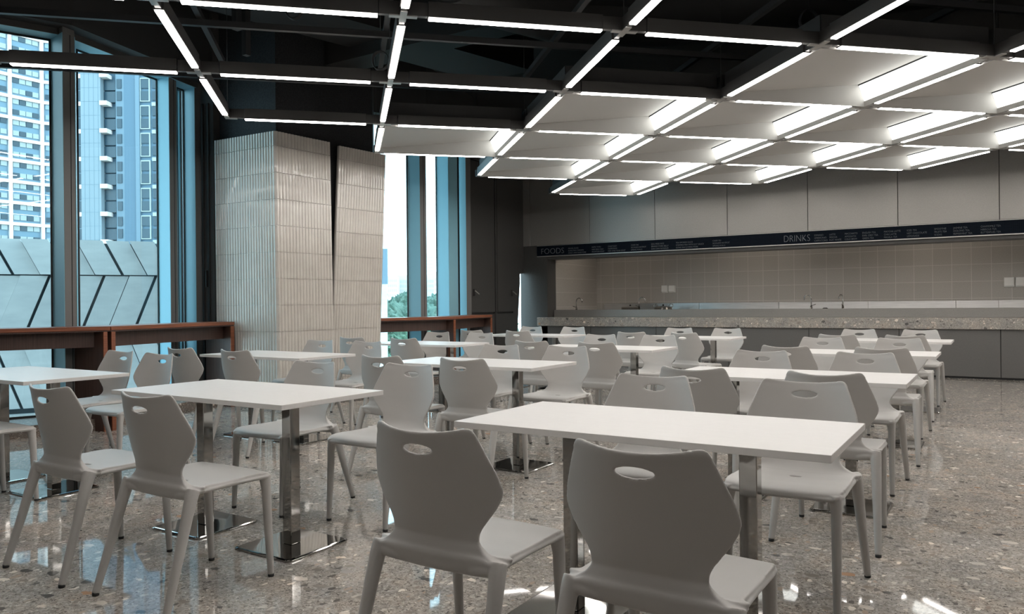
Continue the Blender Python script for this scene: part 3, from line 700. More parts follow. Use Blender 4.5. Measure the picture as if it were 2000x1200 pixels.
for (cx_, cy_, cz_, lab_) in ((-5.05, 4.55, 3.72, 'coil of grey cable hung above the first open cell by the windows'), (-4.75, 5.3, 3.42, 'coil of grey cable hung above the second open row'), (-1.35, 7.0, 3.62, 'coil of grey cable hung just left of the nearest coffers')):
    r = empty('cable_coil', (cx_, cy_, cz_), 0.5, lab_, 'cable')
    for q_ in range(3):
        pts = [(0.075 * math.cos(a), 0.02 * q_ + 0.01 * math.sin(a * 2), 0.085 * math.sin(a)) for a in [2 * PI * u_ / 24 for u_ in range(25)]]
        k = MB(); k.tube(pts, 0.006, 6, cap=False); k.build('cable_loop', M['strut'], r)
    k = MB(); k.tube([(0, 0.02, 0.085), (0, 0.02, ZC - cz_)], 0.004, 6); k.build('hanging_wire', M['strut'], r)
dk = empty('air_duct', (-2.6, 6.6, 4.3), label='large round black air duct above the middle of the grid', cat='duct')
k = MB(); k.tube([(-1.5, -3.0, 0), (-1.5, -0.2, 0), (-1.2, 0.6, 0), (-0.4, 1.2, 0), (4.5, 1.9, 0)], [0.38] * 5, 32); k.build('duct_pipe', M['duct'], dk)
k = MB(); k.tube([(-1.5, -1.02, 0), (-1.5, -0.98, 0)], 0.40, 32); k.build('duct_collar', M['duct'], dk)
k = MB(); k.box(-9, XR, 6.9, 7.3, 4.2, ZC); k.box(-9, XR, 1.2, 1.6, 4.2, ZC); struct(k.build('ceiling_beam', M['duct']))
k = MB(); k.prism([(-8.2, 0.5), (-7.6, 0.5), (-5.3, 9.0), (-6.2, 9.0)], 4.35, ZC); struct(k.build('ceiling_soffit', M['duct']))

# ------------------------------------------------------------------ chair
def sheet(rows_, nu=25):
    """rows: (y, z, halfwidth, curve_y, curve_z) -> grid of points"""
    vs = []; fs = []
    for (y, z, hw, cy, cz) in rows_:
        for k in range(nu):
            u = -1 + 2 * k / (nu - 1)
            vs.append((hw * u, y + cy * u * u, z + cz * u * u))
    for r in range(len(rows_) - 1):
        for k in range(nu - 1):
            i = r * nu + k; fs.append((i, i + 1, i + nu + 1, i + nu))
    return vs, fs
def catmull(rows_, sub=4):
    out = []
    n = len(rows_)
    for i in range(n - 1):
        p0 = rows_[max(i - 1, 0)]; p1 = rows_[i]; p2 = rows_[i + 1]; p3 = rows_[min(i + 2, n - 1)]
        for s_ in range(sub):
            t = s_ / sub
            out.append(tuple(0.5 * ((2 * b_) + (-a_ + c_) * t + (2 * a_ - 5 * b_ + 4 * c_ - d_) * t * t + (-a_ + 3 * b_ - 3 * c_ + d_) * t ** 3) for a_, b_, c_, d_ in zip(p0, p1, p2, p3)))
    out.append(rows_[-1]); return out
SHELL = [  # y, z, half width, wing forward, edge lift : front lip to top of the back
    (0.264, 0.436, 0.203, -0.016, 0.0), (0.254, 0.452, 0.216, -0.018, 0.001), (0.20, 0.457, 0.223, 0, 0.003), (0.11, 0.451, 0.224, 0, 0.009),
    (0.02, 0.446, 0.222, 0, 0.012), (-0.04, 0.447, 0.219, 0, 0.012), (-0.078, 0.450, 0.222, 0, 0.010), (-0.094, 0.454, 0.241, 0, 0.008), (-0.108, 0.459, 0.228, 0, 0.004), (-0.122, 0.468, 0.197, 0.004, 0.0),
    (-0.135, 0.483, 0.171, 0.010, 0.0), (-0.146, 0.503, 0.156, 0.015, 0.0), (-0.154, 0.526, 0.156, 0.020, 0.0), (-0.162, 0.550, 0.167, 0.031, 0), (-0.170, 0.580, 0.189, 0.043, 0), (-0.179, 0.615, 0.213, 0.057, 0), (-0.187, 0.650, 0.228, 0.066, 0), (-0.193, 0.675, 0.227, 0.066, 0),
    (-0.201, 0.71, 0.217, 0.061, 0.002), (-0.211, 0.75, 0.201, 0.054, 0.006), (-0.221, 0.787, 0.184, 0.049, 0.013), (-0.226, 0.806, 0.175, 0.044, 0.017), (-0.2285, 0.815, 0.166, 0.042, 0.018), (-0.230, 0.821, 0.155, 0.038, 0.016)]
SKIRT = [(-0.152, 0.470, 0.158, 0.009, 0), (-0.154, 0.461, 0.200, 0.006, 0), (-0.153, 0.452, 0.234, 0.008, 0), (-0.150, 0.434, 0.234, 0.010, 0), (-0.146, 0.420, 0.230, 0.012, 0.004), (-0.136, 0.414, 0.226, 0.010, 0.006)]
def temp(vs, fs, name='temp'):
    me = bpy.data.meshes.new(name); me.from_pydata(vs, [], fs)
    bm = bmesh.new(); bm.from_mesh(me); bmesh.ops.recalc_face_normals(bm, faces=bm.faces); bm.to_mesh(me); bm.free()
    o = bpy.data.objects.new(name, me); C.objects.link(o); return o
def evaluated(o):
    dg = bpy.context.evaluated_depsgraph_get(); dg.update()
    return bpy.data.meshes.new_from_object(o.evaluated_get(dg))
def cutter(cx, cz, rx, rz, axis):
    b = MB(); n = 32
    if axis == 'y': pts = [(cx + rx * math.cos(2 * PI * k / n), cz + rz * math.copysign(abs(math.sin(2 * PI * k / n)) ** 1.35, math.sin(2 * PI * k / n))) for k in range(n)]; vs = [(p[0], y, p[1]) for y in (-0.3, -0.1) for p in pts]
    else: pts = [(cx + rx * math.cos(2 * PI * k / n), cz + rz * math.sin(2 * PI * k / n)) for k in range(n)]; vs = [(p[0], p[1], z) for z in (0.40, 0.50) for p in pts]
    fs = [tuple(range(n)), tuple(range(n, 2 * n))] + [(i, (i + 1) % n, n + (i + 1) % n, n + i) for i in range(n)]
    return temp(vs, fs, 'cut')
def chair_mesh(voxel=0.0031):
    pieces = []
    for rows_, th in ((SHELL, 0.0100), (SKIRT, 0.0120)):
        vs, fs = sheet(catmull(rows_, 4), 33)
        o = temp(vs, fs); so = o.modifiers.new('s', 'SOLIDIFY'); so.thickness = th; so.offset = 0
        cs = []
        if rows_ is SHELL:
            for c_ in (cutter(0, 0.770, 0.054, 0.0140, 'y'), cutter(0, -0.02, 0.023, 0.010, 'z')):
                bo = o.modifiers.new('b', 'BOOLEAN'); bo.operation = 'DIFFERENCE'; bo.object = c_; bo.solver = 'EXACT'; cs.append(c_)
        me = evaluated(o); pieces.append(me)
        for c_ in cs: bpy.data.objects.remove(c_)
        bpy.data.objects.remove(o)
    # solid web between the curved seat and the rear skirt
    WEB = [(0.440, -0.090, 0.230, 0.008), (0.450, -0.094, 0.237, 0.008), (0.457, -0.104, 0.228, 0.005), (0.466, -0.118, 0.200, 0.004), (0.482, -0.131, 0.173, 0.009), (0.502, -0.142, 0.155, 0.014), (0.518, -0.148, 0.150, 0.018)]
    nu = 17; vs = []; fs = []
    for (z, yf, hw, cy) in WEB:
        for k in range(nu):
            u = -1 + 2 * k / (nu - 1); vs.append((hw * u, yf + cy * u * u, z))
        for k in range(nu):
            u = 1 - 2 * k / (nu - 1); vs.append((hw * u, -0.1555 + max(0.0, z - 0.46) * 0.02 + (0.008 + max(0.0, z - 0.455) * 0.17) * u * u, z))
    m_ = 2 * nu
    for r in range(len(WEB) - 1):
        for k in range(m_): fs.append((r * m_ + k, r * m_ + (k + 1) % m_, (r + 1) * m_ + (k + 1) % m_, (r + 1) * m_ + k))
    fs.append(tuple(range(m_))); fs.append(tuple((len(WEB) - 1) * m_ + k for k in range(m_)))
    o = temp(vs, fs); pieces.append(o.data.copy()); bpy.data.objects.remove(o)
    b = MB()
    for s_ in (-1, 1):
        b.tube([(s_ * 0.214, -0.126, 0.459), (s_ * 0.217, -0.138, 0.43), (s_ * 0.221, -0.160, 0.36), (s_ * 0.2275, -0.200, 0.22), (s_ * 0.2385, -0.264, 0.010)],
               [(0.025, 0.027), (0.0245, 0.026), (0.0225, 0.0225), (0.0195, 0.0195), (0.0150, 0.0150)], 20)
        b.tube([(s_ * 0.196, 0.232, 0.447), (s_ * 0.1985, 0.235, 0.425), (s_ * 0.2015, 0.239, 0.385), (s_ * 0.202, 0.246, 0.22), (s_ * 0.2035, 0.258, 0.010)],
               [(0.026, 0.025), (0.0245, 0.0235), (0.0205, 0.0205), (0.018, 0.018), (0.0140, 0.0140)], 20)
        # side rim under the seat edge
        n = 14; rim = []
        for k in range(n):
            t = k / (n - 1); y = 0.22 - t * 0.33
            if k == 0: rim += [(s_ * 0.190, 0.2505, 0.438), (s_ * 0.204, 0.2425, 0.440)]
            rim.append((s_ * (0.2125 - 0.003 * t), y, 0.441 + 0.004 * math.sin(PI * t)))
        b.tube(rim, [(0.010, 0.017)] * 4 + [(0.010, 0.019)] * (n - 4) + [(0.008, 0.014), (0.004, 0.008)], 12)
        # filled shoulder where the rear leg meets the skirt
        b.tube([(s_ * 0.13, -0.146, 0.432), (s_ * 0.17, -0.144, 0.436), (s_ * 0.215, -0.133, 0.442)], [(0.018, 0.008), (0.020, 0.013), (0.019, 0.020)], 14)
    fr = [( -0.2 + 0.4 * k / 14, 0.246 + 0.008 * math.sin(PI * k / 14), 0.434) for k in range(15)]
    b.tube(fr, [(0.010, 0.0165)] * 15, 12)
    pieces.append(b.mesh('legs'))
    bm = bmesh.new()
    for me in pieces: bm.from_mesh(me)
    me = bpy.data.meshes.new('chair_raw'); bm.to_mesh(me); bm.free()
    o = bpy.data.objects.new('chair_raw', me); C.objects.link(o)
    rm = o.modifiers.new('r', 'REMESH'); rm.mode = 'VOXEL'; rm.voxel_size = voxel; rm.adaptivity = 0.0
    sm = o.modifiers.new('sm', 'SMOOTH'); sm.factor = 0.5; sm.iterations = 12
    out = evaluated(o); bpy.data.objects.remove(o)
    return out
full = chair_mesh()
co = [v.co.copy() for v in full.vertices]
nrm = [v.normal.copy() for v in full.vertices]
groups = {'seat': [], 'backrest': [], 'leg_rl': [], 'leg_rr': [], 'leg_fl': [], 'leg_fr': []}
for p in full.polygons:
    c_ = p.center
    if c_.z < 0.405:
        key = 'leg_' + ('f' if c_.y > 0.05 else 'r') + ('r' if c_.x > 0 else 'l')
    elif (c_.y < -0.118 and abs(c_.x) < 0.245) or c_.z > 0.475:
        key = 'backrest'
    else: key = 'seat'
    groups[key].append(p.index)
def sub_mesh(idx, name):
    mp_ = {}; vs = []; fs = []; vn = []
    for i in idx:
        f = []
        for v in full.polygons[i].vertices:
            if v not in mp_: mp_[v] = len(vs); vs.append(co[v]); vn.append(nrm[v])
            f.append(mp_[v])
        fs.append(f)
    me = bpy.data.meshes.new(name); me.from_pydata(vs, [], fs)
    me.polygons.foreach_set('use_smooth', [True] * len(fs))
    me.normals_split_custom_set_from_vertices([tuple(n_) for n_ in vn])
    me.materials.append(M['chair']); return me
chair0 = empty('dining_chair', (0, 0, 0))
link('seat', sub_mesh(groups['seat'], 'seat'), None, chair0)
link('backrest', sub_mesh(groups['backrest'], 'backrest'), None, chair0)
for key, cx_, cy_ in (('leg_rl', -0.2385, -0.264), ('leg_rr', 0.2385, -0.264), ('leg_fl', -0.2035, 0.258), ('leg_fr', 0.2035, 0.258)):
    lg = link('leg', sub_mesh(groups[key], 'leg'), None, chair0)
    k = MB(); k.lathe([(0, 0.0), (0.0125, 0.0), (0.0135, 0.002), (0.0135, 0.0125), (0, 0.0125)], (cx_, cy_, 0), 16)
    tag(k.build('foot_cap', M['black'], lg), 'black foot cap')

def dup(root, loc, rz):
    r = root.copy(); C.objects.link(r); r.location = loc; r.rotation_euler = (0, 0, rz)
    for ch in root.children:
        c1 = ch.copy(); C.objects.link(c1); c1.parent = r
        for g_ in ch.children:
            c2 = g_.copy(); C.objects.link(c2); c2.parent = c1
    return r

# ------------------------------------------------------------------ table
table0 = empty('dining_table', (0, 0, 0))
TLn, TW = 1.305, 0.655
k = MB(); k.box(-TLn / 2, TLn / 2, -TW / 2, TW / 2, 0.722, 0.745); k.build('table_top', M['table'], table0, 0.0015, 2)
for s_ in (-1, 1):
    cx_ = s_ * 0.335 + 0.005
    k = MB(); k.box(cx_ - 0.03, cx_ + 0.03, -0.03, 0.03, 0.0125, 0.712); po = k.build('post', M['chrome'], table0, 0.003, 2)
    k = MB(); k.box(cx_ - 0.14, cx_ + 0.14, -0.14, 0.14, 0.7125, 0.7215); k.build('bracket_plate', M['bracket'], po)
    # base plate with rounded corners and rolled edge
    def rr(h_, r_, n=6):
        pts = []
        for (sx, sy, a0) in ((1, 1, 0), (-1, 1, PI / 2), (-1, -1, PI), (1, -1, 3 * PI / 2)):
            for q_ in range(n + 1):
                a = a0 + PI / 2 * q_ / n; pts.append((cx_ + sx * (h_ - r_) + r_ * math.cos(a), sy * (h_ - r_) + r_ * math.sin(a)))
        return pts
    layers_ = [(0.191, 0.0), (0.195, 0.003), (0.195, 0.007), (0.191, 0.011), (0.185, 0.012)]
    vs = []; 
    for h_, z_ in layers_: vs += [(x_, y_, z_) for x_, y_ in rr(h_, 0.022)]
    n = 28; fs = [tuple(range(n)), tuple(range((len(layers_) - 1) * n, len(layers_) * n))]
    for r_ in range(len(layers_) - 1):
        for q_ in range(n): fs.append((r_ * n + q_, r_ * n + (q_ + 1) % n, (r_ + 1) * n + (q_ + 1) % n, (r_ + 1) * n + q_))
    k = MB(); k.add(vs, fs, False); k.build('base_plate', M['chrome'], table0)

XC = [-1.045, -3.28, -5.50]
YR = [2.605, 4.72, 6.98, 9.27]
CN = ['beside the aisle', 'in the middle line', 'in the window-side line']
RN = ['nearest row', 'second row', 'third row', 'farthest row']
TX = {}
first_t = True; first_c = True
# per-chair nudges (dx, dy, turn in degrees) keyed by column, row, side (0 near, 1 far), place (0 left, 1 right)
CHAIR_AT = {(0, 0, 0, 0): (-1.384, 1.897, 0), (0, 0, 0, 1): (-0.735, 1.916, 0), (0, 0, 1, 0): (-1.381, 3.239, 0), (0, 0, 1, 1): (-0.711, 3.291, 0), (0, 1, 0, 0): (-1.362, 4.124, 0), (0, 1, 0, 1): (-0.705, 4.119, 0), (0, 1, 1, 0): (-1.403, 5.313, 0), (0, 1, 1, 1): (-0.741, 5.357, 0), (0, 2, 0, 0): (-1.39, 6.342, 0), (0, 2, 0, 1): (-0.714, 6.358, 0), (0, 2, 1, 0): (-1.405, 7.546, 0), (0, 2, 1, 1): (-0.75, 7.571, 0), (0, 3, 0, 0): (-1.394, 8.651, 0), (0, 3, 0, 1): (-0.768, 8.662, 0), (0, 3, 1, 0): (-1.407, 9.882, 0), (0, 3, 1, 1): (-0.755, 9.913, 0), (1, 0, 0, 0): (-3.575, 1.975, 0), (1, 0, 0, 1): (-2.884, 1.999, 0), (1, 0, 1, 0): (-3.576, 3.176, 0), (1, 0, 1, 1): (-2.895, 3.266, 0), (1, 1, 0, 0): (-3.575, 4.15, 0), (1, 1, 0, 1): (-2.888, 4.154, 0), (1, 1, 1, 0): (-3.566, 5.275, 0), (1, 1, 1, 1): (-2.947, 5.31, 0), (1, 2, 0, 0): (-3.678, 6.333, 0), (1, 2, 0, 1): (-2.995, 6.307, 0), (1, 2, 1, 0): (-3.705, 7.509, 0), (1, 2, 1, 1): (-3.025, 7.519, 0), (1, 3, 0, 0): (-3.678, 8.656, 0), (1, 3, 0, 1): (-2.981, 8.648, -15), (1, 3, 1, 0): (-3.648, 9.843, 0), (1, 3, 1, 1): (-2.997, 9.854, 0), (2, 0, 1, 0): (-5.928, 3.325, 0), (2, 0, 1, 1): (-5.304, 3.255, 0), (2, 1, 0, 0): (-5.89, 4.202, 0), (2, 1, 0, 1): (-5.155, 4.186, 0), (2, 1, 1, 0): (-5.772, 5.325, 0), (2, 1, 1, 1): (-5.109, 5.294, 0), (2, 2, 0, 0): (-5.971, 6.341, 0), (2, 2, 0, 1): (-5.236, 6.346, 0), (2, 2, 1, 0): (-6.018, 7.567, 0), (2, 2, 1, 1): (-5.315, 7.51, 0), (2, 3, 0, 0): (-6.014, 8.666, 0), (2, 3, 0, 1): (-5.273, 8.656, 0), (2, 3, 1, 0): (-5.996, 9.858, 0), (2, 3, 1, 1): (-5.275, 9.859, 0), (2, 0, 0, 1): (-5.18, 2.15, 0), (2, 0, 0, 0): (-5.86, 2.1, 0)}
for ci, x in enumerate(XC):
    for ri, y in enumerate(YR):
        y = y - (0.0, 0.14, 0.12)[ci] if ri == 2 else y
        if first_t: t_o = table0; t_o.location = (x, y, 0); first_t = False
        else: t_o = dup(table0, (x, y, 0), 0)
        tag(t_o, 'white rectangular table on two chrome posts, %s, %s' % (RN[ri], CN[ci]), 'table', 'white cafeteria tables in four rows')
        for side in (0, 1):
            for pl in (0, 1):
                dx = -0.36 if pl == 0 else 0.33
                dy = -0.60 if side == 0 else 0.60
                if (ci, ri, side, pl) == (2, 0, 0, 0): continue   # stands wholly outside the frame
                qx, qy, n3 = CHAIR_AT[(ci, ri, side, pl)]
                loc = (qx, qy, 0); rz = (0 if side == 0 else PI) + math.radians(n3)
                if first_c: c_o = chair0; c_o.location = loc; c_o.rotation_euler = (0, 0, rz); first_c = False
                else: c_o = dup(chair0, loc, rz)
                tag(c_o, 'grey plastic chair, %s seat, %s side of %s table %s' % ('left' if pl == 0 else 'right', 'near' if side == 0 else 'far', RN[ri], CN[ci]), 'chair', 'grey plastic chairs at the white tables')

# ------------------------------------------------------------------ outside
gd = MB(); gd.box(-300, -8.9, -150, 400, -20.1, -20.0); M['ground'] = mat('city_ground', (0.14, 0.16, 0.13), 0.9)
struct(gd.build('floor_outdoors', M['ground']))
M['clad'] = mat('pale_blue_cladding', (0.28, 0.28, 0.28), 0.35); speckle(M['clad'], (0.42, 0.41, 0.405), (0.50, 0.485, 0.47), 2.5, 4, 0.0, (1, 1, 3))
M['clad_dark'] = mat('cladding_gap', (0.03, 0.045, 0.055), 0.6)
M['terrace'] = mat('pale_terrace', (0.33, 0.33, 0.33), 0.6)
cw = empty('chevron_cladding_wall', (-12.633, 5.622, 0), math.atan2(7.419 - 5.622, -11.473 + 12.633), label='pale blue roof screen with chevron cladding outside the left windows', cat='wall')
ROWS_ = [(2.24, 1.70, 0.26), (1.68, 0.70, -0.36), (0.68, -0.34, 0.36)]
k = MB(); k.box(-9, 4.5, 0.10, 0.2, -0.5, 2.2); k.build('backing', M['clad_dark'], cw)
for (zt, zb, sl) in ROWS_:
    k = MB(); x = -9.0; i = 0
    while x < 4.5:
        wd = 0.37
        g = 0.014 if i % 2 else 0.045
        yo = 0.0 if i % 2 else 0.035
        # panel leaning: top edge shifted against the bottom edge
        xt0, xt1 = x + g, x + wd; xb0, xb1 = x + sl + g, x + wd + sl
        vs = [(xt0, -0.02 + yo, zt), (xt1, 0.03 + yo, zt), (xb1, 0.03 + yo, zb), (xb0, -0.02 + yo, zb), (xt0, 0.07, zt), (xt1, 0.09, zt), (xb1, 0.09, zb), (xb0, 0.07, zb)]
        k.add(vs, [(0, 1, 2, 3), (7, 6, 5, 4), (0, 4, 5, 1), (1, 5, 6, 2), (2, 6, 7, 3), (3, 7, 4, 0)])
        x += wd; i += 1
    k.build('cladding_panels', M['clad'], cw)
k = MB(); k.prism([(-20, -8), (-9.0, -8), (-8.7, 0), (-8.9, 1.5), (-8.1, 4.1), (-8.6, 6.0), (-8.6, 8.2), (-20, 8.2)], -0.5, -0.42); struct(k.build('floor_terrace', M['terrace']))

# towers -------------------------------------------------------------
def flat(name, col, rough=0.6, e=None, es=0): return mat(name, col, rough, emit=e, es=es)
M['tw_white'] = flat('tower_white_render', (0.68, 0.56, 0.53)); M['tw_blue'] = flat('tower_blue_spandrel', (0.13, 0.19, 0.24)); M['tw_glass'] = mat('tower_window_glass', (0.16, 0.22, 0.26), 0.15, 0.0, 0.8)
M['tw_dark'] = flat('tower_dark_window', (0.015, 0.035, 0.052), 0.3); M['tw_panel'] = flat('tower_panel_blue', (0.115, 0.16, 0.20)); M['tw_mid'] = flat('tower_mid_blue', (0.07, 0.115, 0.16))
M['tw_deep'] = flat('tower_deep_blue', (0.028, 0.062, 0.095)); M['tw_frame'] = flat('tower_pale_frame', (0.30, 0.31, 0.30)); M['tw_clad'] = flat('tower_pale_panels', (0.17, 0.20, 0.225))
def facade(parent, p, q, z0, z1, floor_h, bays, name_, wallm, spand, glassm, framem, two=True, winw=0.8):
    """a tower face from p to q: frame grid, spandrels and window units as parts"""
    P_, Q_ = Vector(p), Vector(q); wd = (Q_ - P_).length; ang = math.atan2(Q_.y - P_.y, Q_.x - P_.x)
    def put(mb, name, m_):
        o = mb.build(name, m_, parent); o.location = (P_.x, P_.y, 0); o.rotation_euler = (0, 0, ang); return o
    core = MB(); core.box(0, wd, 0.35, 8.0, z0, z1); put(core, 'tower_core', spand)
    fr_ = MB(); gl_ = MB(); dk_ = MB()
    bw = wd / bays
    for i in range(bays + 1):
        fr_.box(i * bw - 0.45, i * bw + 0.45, -0.3, 0.345, z0, z1)
    z = z1; n = 0
    while z > z0:
        if n % 2 == 0 or not two:
            for i in range(bays): fr_.box(i * bw + 0.45, (i + 1) * bw - 0.45, -0.2, 0.345, z - 0.9, z)
        for i in range(bays):
            a = i * bw + 0.7; c_ = (i + 1) * bw - 0.7; nn_ = max(2, int((c_ - a) / 1.6)); pw = (c_ - a) / nn_
            for kk in range(nn_):
                x0 = a + kk * pw
                (dk_ if (kk + i + n) % 3 == 0 else gl_).box(x0 + 0.09, x0 + pw - 0.09, 0.15, 0.34, z - floor_h + 0.65, z - 0.95)
        z -= floor_h; n += 1
    put(fr_, 'wall_grid', wallm); put(gl_, 'window', glassm); put(dk_, 'window', M['tw_dark'])
t1 = empty('residential_tower', (0, 0, 0), label='white gridded residential tower seen through the leftmost window', cat='building')
facade(t1, (-231.5, 47), (-231, 114.2), -20, 108, 2.95, 8, 'a', M['tw_white'], M['tw_blue'], M['tw_frame'], M['tw_white'])
facade(t1, (-231, 114.3), (-228, 120), -20, 108, 2.95, 1, 'b', M['tw_white'], M['tw_blue'], M['tw_glass'], M['tw_white'])
t2 = empty('residential_tower', (0, 0, 0), label='blue residential tower with stacked bays seen through the second window', cat='building')

def world_at(cx, D):
    """plan point at lateral offset cx (per metre of depth) and depth D in front of the viewer"""
    X = cx * D
    return (X * math.cos(TT) - D * math.sin(TT), X * math.sin(TT) + D * math.cos(TT))
px_, py_ = world_at(-0.514, 166)
t2.location = (px_, py_, 0); t2.rotation_euler = (0, 0, TT)
U = 0.1108
def tb(x0, x1, y0, y1, z0, z1, name, m_):
    k = MB(); k.box(x0 * U, x1 * U, y0, y1, z0, z1); return k.build(name, m_, t2)
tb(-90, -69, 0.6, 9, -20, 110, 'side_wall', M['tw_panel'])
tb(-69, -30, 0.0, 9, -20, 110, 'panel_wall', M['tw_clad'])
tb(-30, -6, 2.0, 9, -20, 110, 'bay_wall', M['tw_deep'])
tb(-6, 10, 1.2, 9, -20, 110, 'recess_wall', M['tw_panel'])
k = MB()
for q_ in range(9):
    a = q_ / 8 * PI / 2
    k.prism([(10 * U + 2.6 * (q_ / 8), 1.2 + 0.0), (10 * U + 2.6 * ((q_ + 1) / 8), 1.2), (10 * U + 2.6 * ((q_ + 1) / 8), 9), (10 * U + 2.6 * (q_ / 8), 9)], -20, 110) if q_ < 8 else None
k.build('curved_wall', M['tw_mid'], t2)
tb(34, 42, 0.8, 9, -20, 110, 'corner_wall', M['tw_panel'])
tb(42, 90, 1.4, 9, -20, 110, 'darker_wall', M['tw_mid'])  # darker blue than the corner wall beside it
sl = MB(); dw = MB(); sm_ = MB(); fw_ = MB(); fg = MB(); ln = MB()
z = 52.0
while z > -15:
    zt = z
    sl.box(-30 * U, -16 * U, -0.5, 1.9, zt - 0.9, zt); sl.box(-78 * U, -69.5 * U, 0.2, 0.59, zt - 0.9, zt)
    for dz in (0.95, 3.6):
        dw.box(-29 * U, -7 * U, 1.3, 1.99, zt - dz - 2.35, zt - dz)
        dw.box(-80 * U, -70 * U, 0.4, 0.59, zt - dz - 2.3, zt - dz)
        sm_.box(-3 * U, 6 * U, 1.0, 1.19, zt - dz - 2.0, zt - dz)
        fg.box(44 * U, 60 * U, 1.1, 1.29, zt - dz - 2.0, zt - dz); fg.box(66 * U, 76 * U, 1.1, 1.39, zt - dz - 2.0, zt - dz)
    fw_.box(42.5 * U, 44 * U, 1.0, 1.38, zt - 5.9, zt - 0.7); fw_.box(60 * U, 62 * U, 1.0, 1.38, zt - 5.9, zt - 0.7); fw_.box(44 * U, 60 * U, 1.0, 1.38, zt - 0.95, zt - 0.7); fw_.box(44 * U, 60 * U, 1.0, 1.38, zt - 5.9, zt - 5.7)
    fw_.box(66 * U, 78 * U, 0.9, 1.38, zt - 0.9, zt - 0.1)
    for zz in (zt, zt - 3.0): ln.box(-68 * U, -31 * U, -0.03, -0.001, zz - 0.06, zz)
    z -= 6.0
for x in range(-62, -30, 9): ln.box(x * U, x * U + 0.05, -0.03, -0.001, -20, 60)
sl.build('balcony_slab', M['tw_white'], t2); dw.build('window', M['tw_dark'], t2); sm_.build('window', M['tw_dark'], t2); fg.build('window', M['tw_dark'], t2); fw_.build('window_frame', M['tw_frame'], t2); ln.build('panel_joints', M['tw_panel'], t2)

# louvred neighbour in the narrow third pane
bx = world_at(-0.430, 24); nbld = empty('louvred_building', (bx[0], bx[1], 0), TT, 'blue grey building edge with a perforated strip in the narrow third pane', 'building')
k = MB(); k.box(-0.35, 0.05, 0, 2, -3, 14); k.build('plain_wall', M['tw_mid'], nbld)
k = MB(); k.box(0.06, 0.30, -0.05, 2, -3, 14); k.build('strip_backing', M['tw_panel'], nbld)
k = MB(); z = -3
while z < 14: k.box(0.07, 0.29, -0.09, -0.051, z, z + 0.05); z += 0.11
k.build('perforated_strip', M['tw_frame'], nbld)

# hazy skyline and park trees beyond the right hand windows
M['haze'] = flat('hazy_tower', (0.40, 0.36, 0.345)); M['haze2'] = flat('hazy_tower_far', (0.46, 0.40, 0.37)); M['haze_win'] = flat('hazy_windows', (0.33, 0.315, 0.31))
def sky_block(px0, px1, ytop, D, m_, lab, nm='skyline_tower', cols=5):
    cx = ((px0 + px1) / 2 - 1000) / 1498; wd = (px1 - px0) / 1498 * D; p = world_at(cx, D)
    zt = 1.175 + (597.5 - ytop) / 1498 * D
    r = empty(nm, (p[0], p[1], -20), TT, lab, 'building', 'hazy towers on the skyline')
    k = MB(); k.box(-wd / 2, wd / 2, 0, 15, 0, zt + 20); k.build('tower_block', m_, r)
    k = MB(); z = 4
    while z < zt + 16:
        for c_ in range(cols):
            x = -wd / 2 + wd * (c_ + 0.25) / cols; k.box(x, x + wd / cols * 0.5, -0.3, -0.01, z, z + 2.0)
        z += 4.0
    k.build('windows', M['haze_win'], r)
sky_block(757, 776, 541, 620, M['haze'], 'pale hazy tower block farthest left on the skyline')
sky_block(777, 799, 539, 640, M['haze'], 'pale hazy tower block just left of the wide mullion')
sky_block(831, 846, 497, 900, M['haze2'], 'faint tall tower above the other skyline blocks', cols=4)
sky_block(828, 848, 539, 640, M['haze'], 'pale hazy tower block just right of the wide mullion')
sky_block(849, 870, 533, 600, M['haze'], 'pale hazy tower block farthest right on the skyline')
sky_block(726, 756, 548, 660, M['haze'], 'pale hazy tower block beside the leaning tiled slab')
p = world_at(-0.1655, 26)
nb2 = empty('pale_building_corner', (p[0], p[1], 0), TT, 'pale blue building corner just beyond the leaning tiled slab', 'building')
k = MB(); k.box(-0.6, 0.09, 0, 0.12, 1.9, 3.1); k.build('upper_volume', M['tw_panel'], nb2)
k = MB(); k.box(-0.6, 0.06, 0.02, 0.10, -3, 1.89); k.build('lower_volume', M['clad'], nb2)
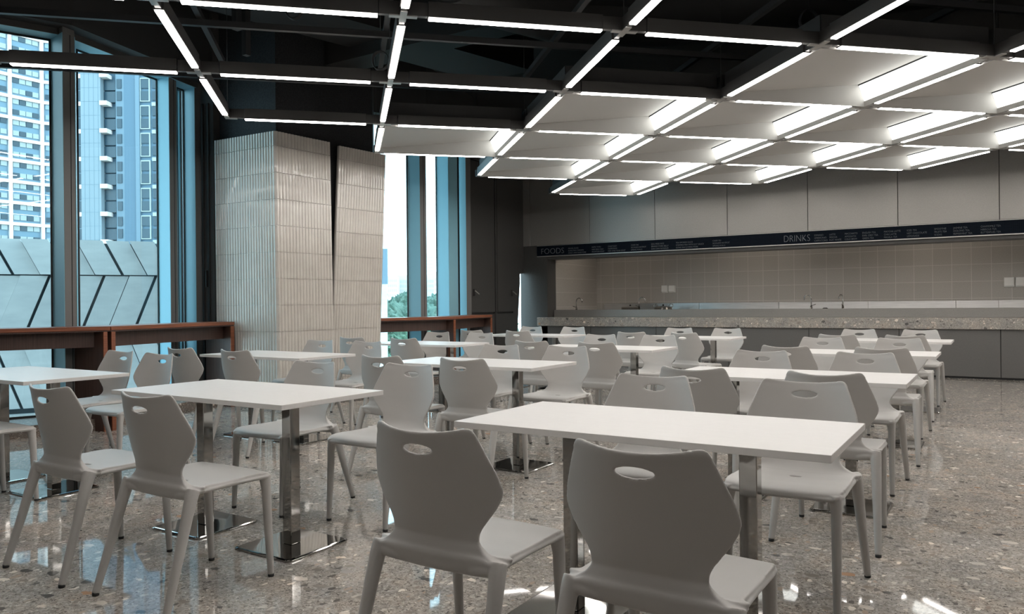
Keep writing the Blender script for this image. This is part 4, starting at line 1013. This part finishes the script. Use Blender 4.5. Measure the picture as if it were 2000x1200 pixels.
M['leaf'] = mat('tree_leaves', (0.06, 0.16, 0.10), 0.8); speckle(M['leaf'], (0.012, 0.04, 0.025), (0.10, 0.16, 0.10), 2.2, 8, 0.8)
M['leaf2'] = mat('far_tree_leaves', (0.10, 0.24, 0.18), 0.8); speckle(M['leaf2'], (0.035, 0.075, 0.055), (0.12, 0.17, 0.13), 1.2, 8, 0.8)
M['bark'] = mat('tree_bark', (0.10, 0.09, 0.07), 0.9)
def tree(cx, D, ztop, rad, seed, m_, lab):
    p = world_at(cx, D)
    r = empty('park_tree', (p[0], p[1], -20), 0, lab, 'tree', 'park trees seen through the right windows')
    bm = bmesh.new(); bmesh.ops.create_icosphere(bm, subdivisions=6, radius=rad)
    for v in bm.verts:
        q_ = v.co.copy() / rad
        d_ = noise.fractal(q_ * 2.2 + Vector((seed * 7.1, 0, 0)), 0.9, 2.2, 5)
        v.co *= 1 + 0.26 * d_ + 0.10 * noise.noise(q_ * 11 + Vector((0, seed, 0))) + 0.07 * noise.noise(q_ * 27)
        v.co.z *= 0.85
        v.co.z += ztop + 20 - rad * 0.85
    me = bpy.data.meshes.new('crown'); bm.to_mesh(me); bm.free(); me.polygons.foreach_set('use_smooth', [False] * len(me.polygons))
    link('crown', me, m_, r)
    k = MB(); k.tube([(0, 0, 0), (0.1, 0, max(2.0, ztop + 20 - rad * 1.2))], [0.35, 0.22], 10); k.build('trunk', M['bark'], r)
rnd = random.Random(5)
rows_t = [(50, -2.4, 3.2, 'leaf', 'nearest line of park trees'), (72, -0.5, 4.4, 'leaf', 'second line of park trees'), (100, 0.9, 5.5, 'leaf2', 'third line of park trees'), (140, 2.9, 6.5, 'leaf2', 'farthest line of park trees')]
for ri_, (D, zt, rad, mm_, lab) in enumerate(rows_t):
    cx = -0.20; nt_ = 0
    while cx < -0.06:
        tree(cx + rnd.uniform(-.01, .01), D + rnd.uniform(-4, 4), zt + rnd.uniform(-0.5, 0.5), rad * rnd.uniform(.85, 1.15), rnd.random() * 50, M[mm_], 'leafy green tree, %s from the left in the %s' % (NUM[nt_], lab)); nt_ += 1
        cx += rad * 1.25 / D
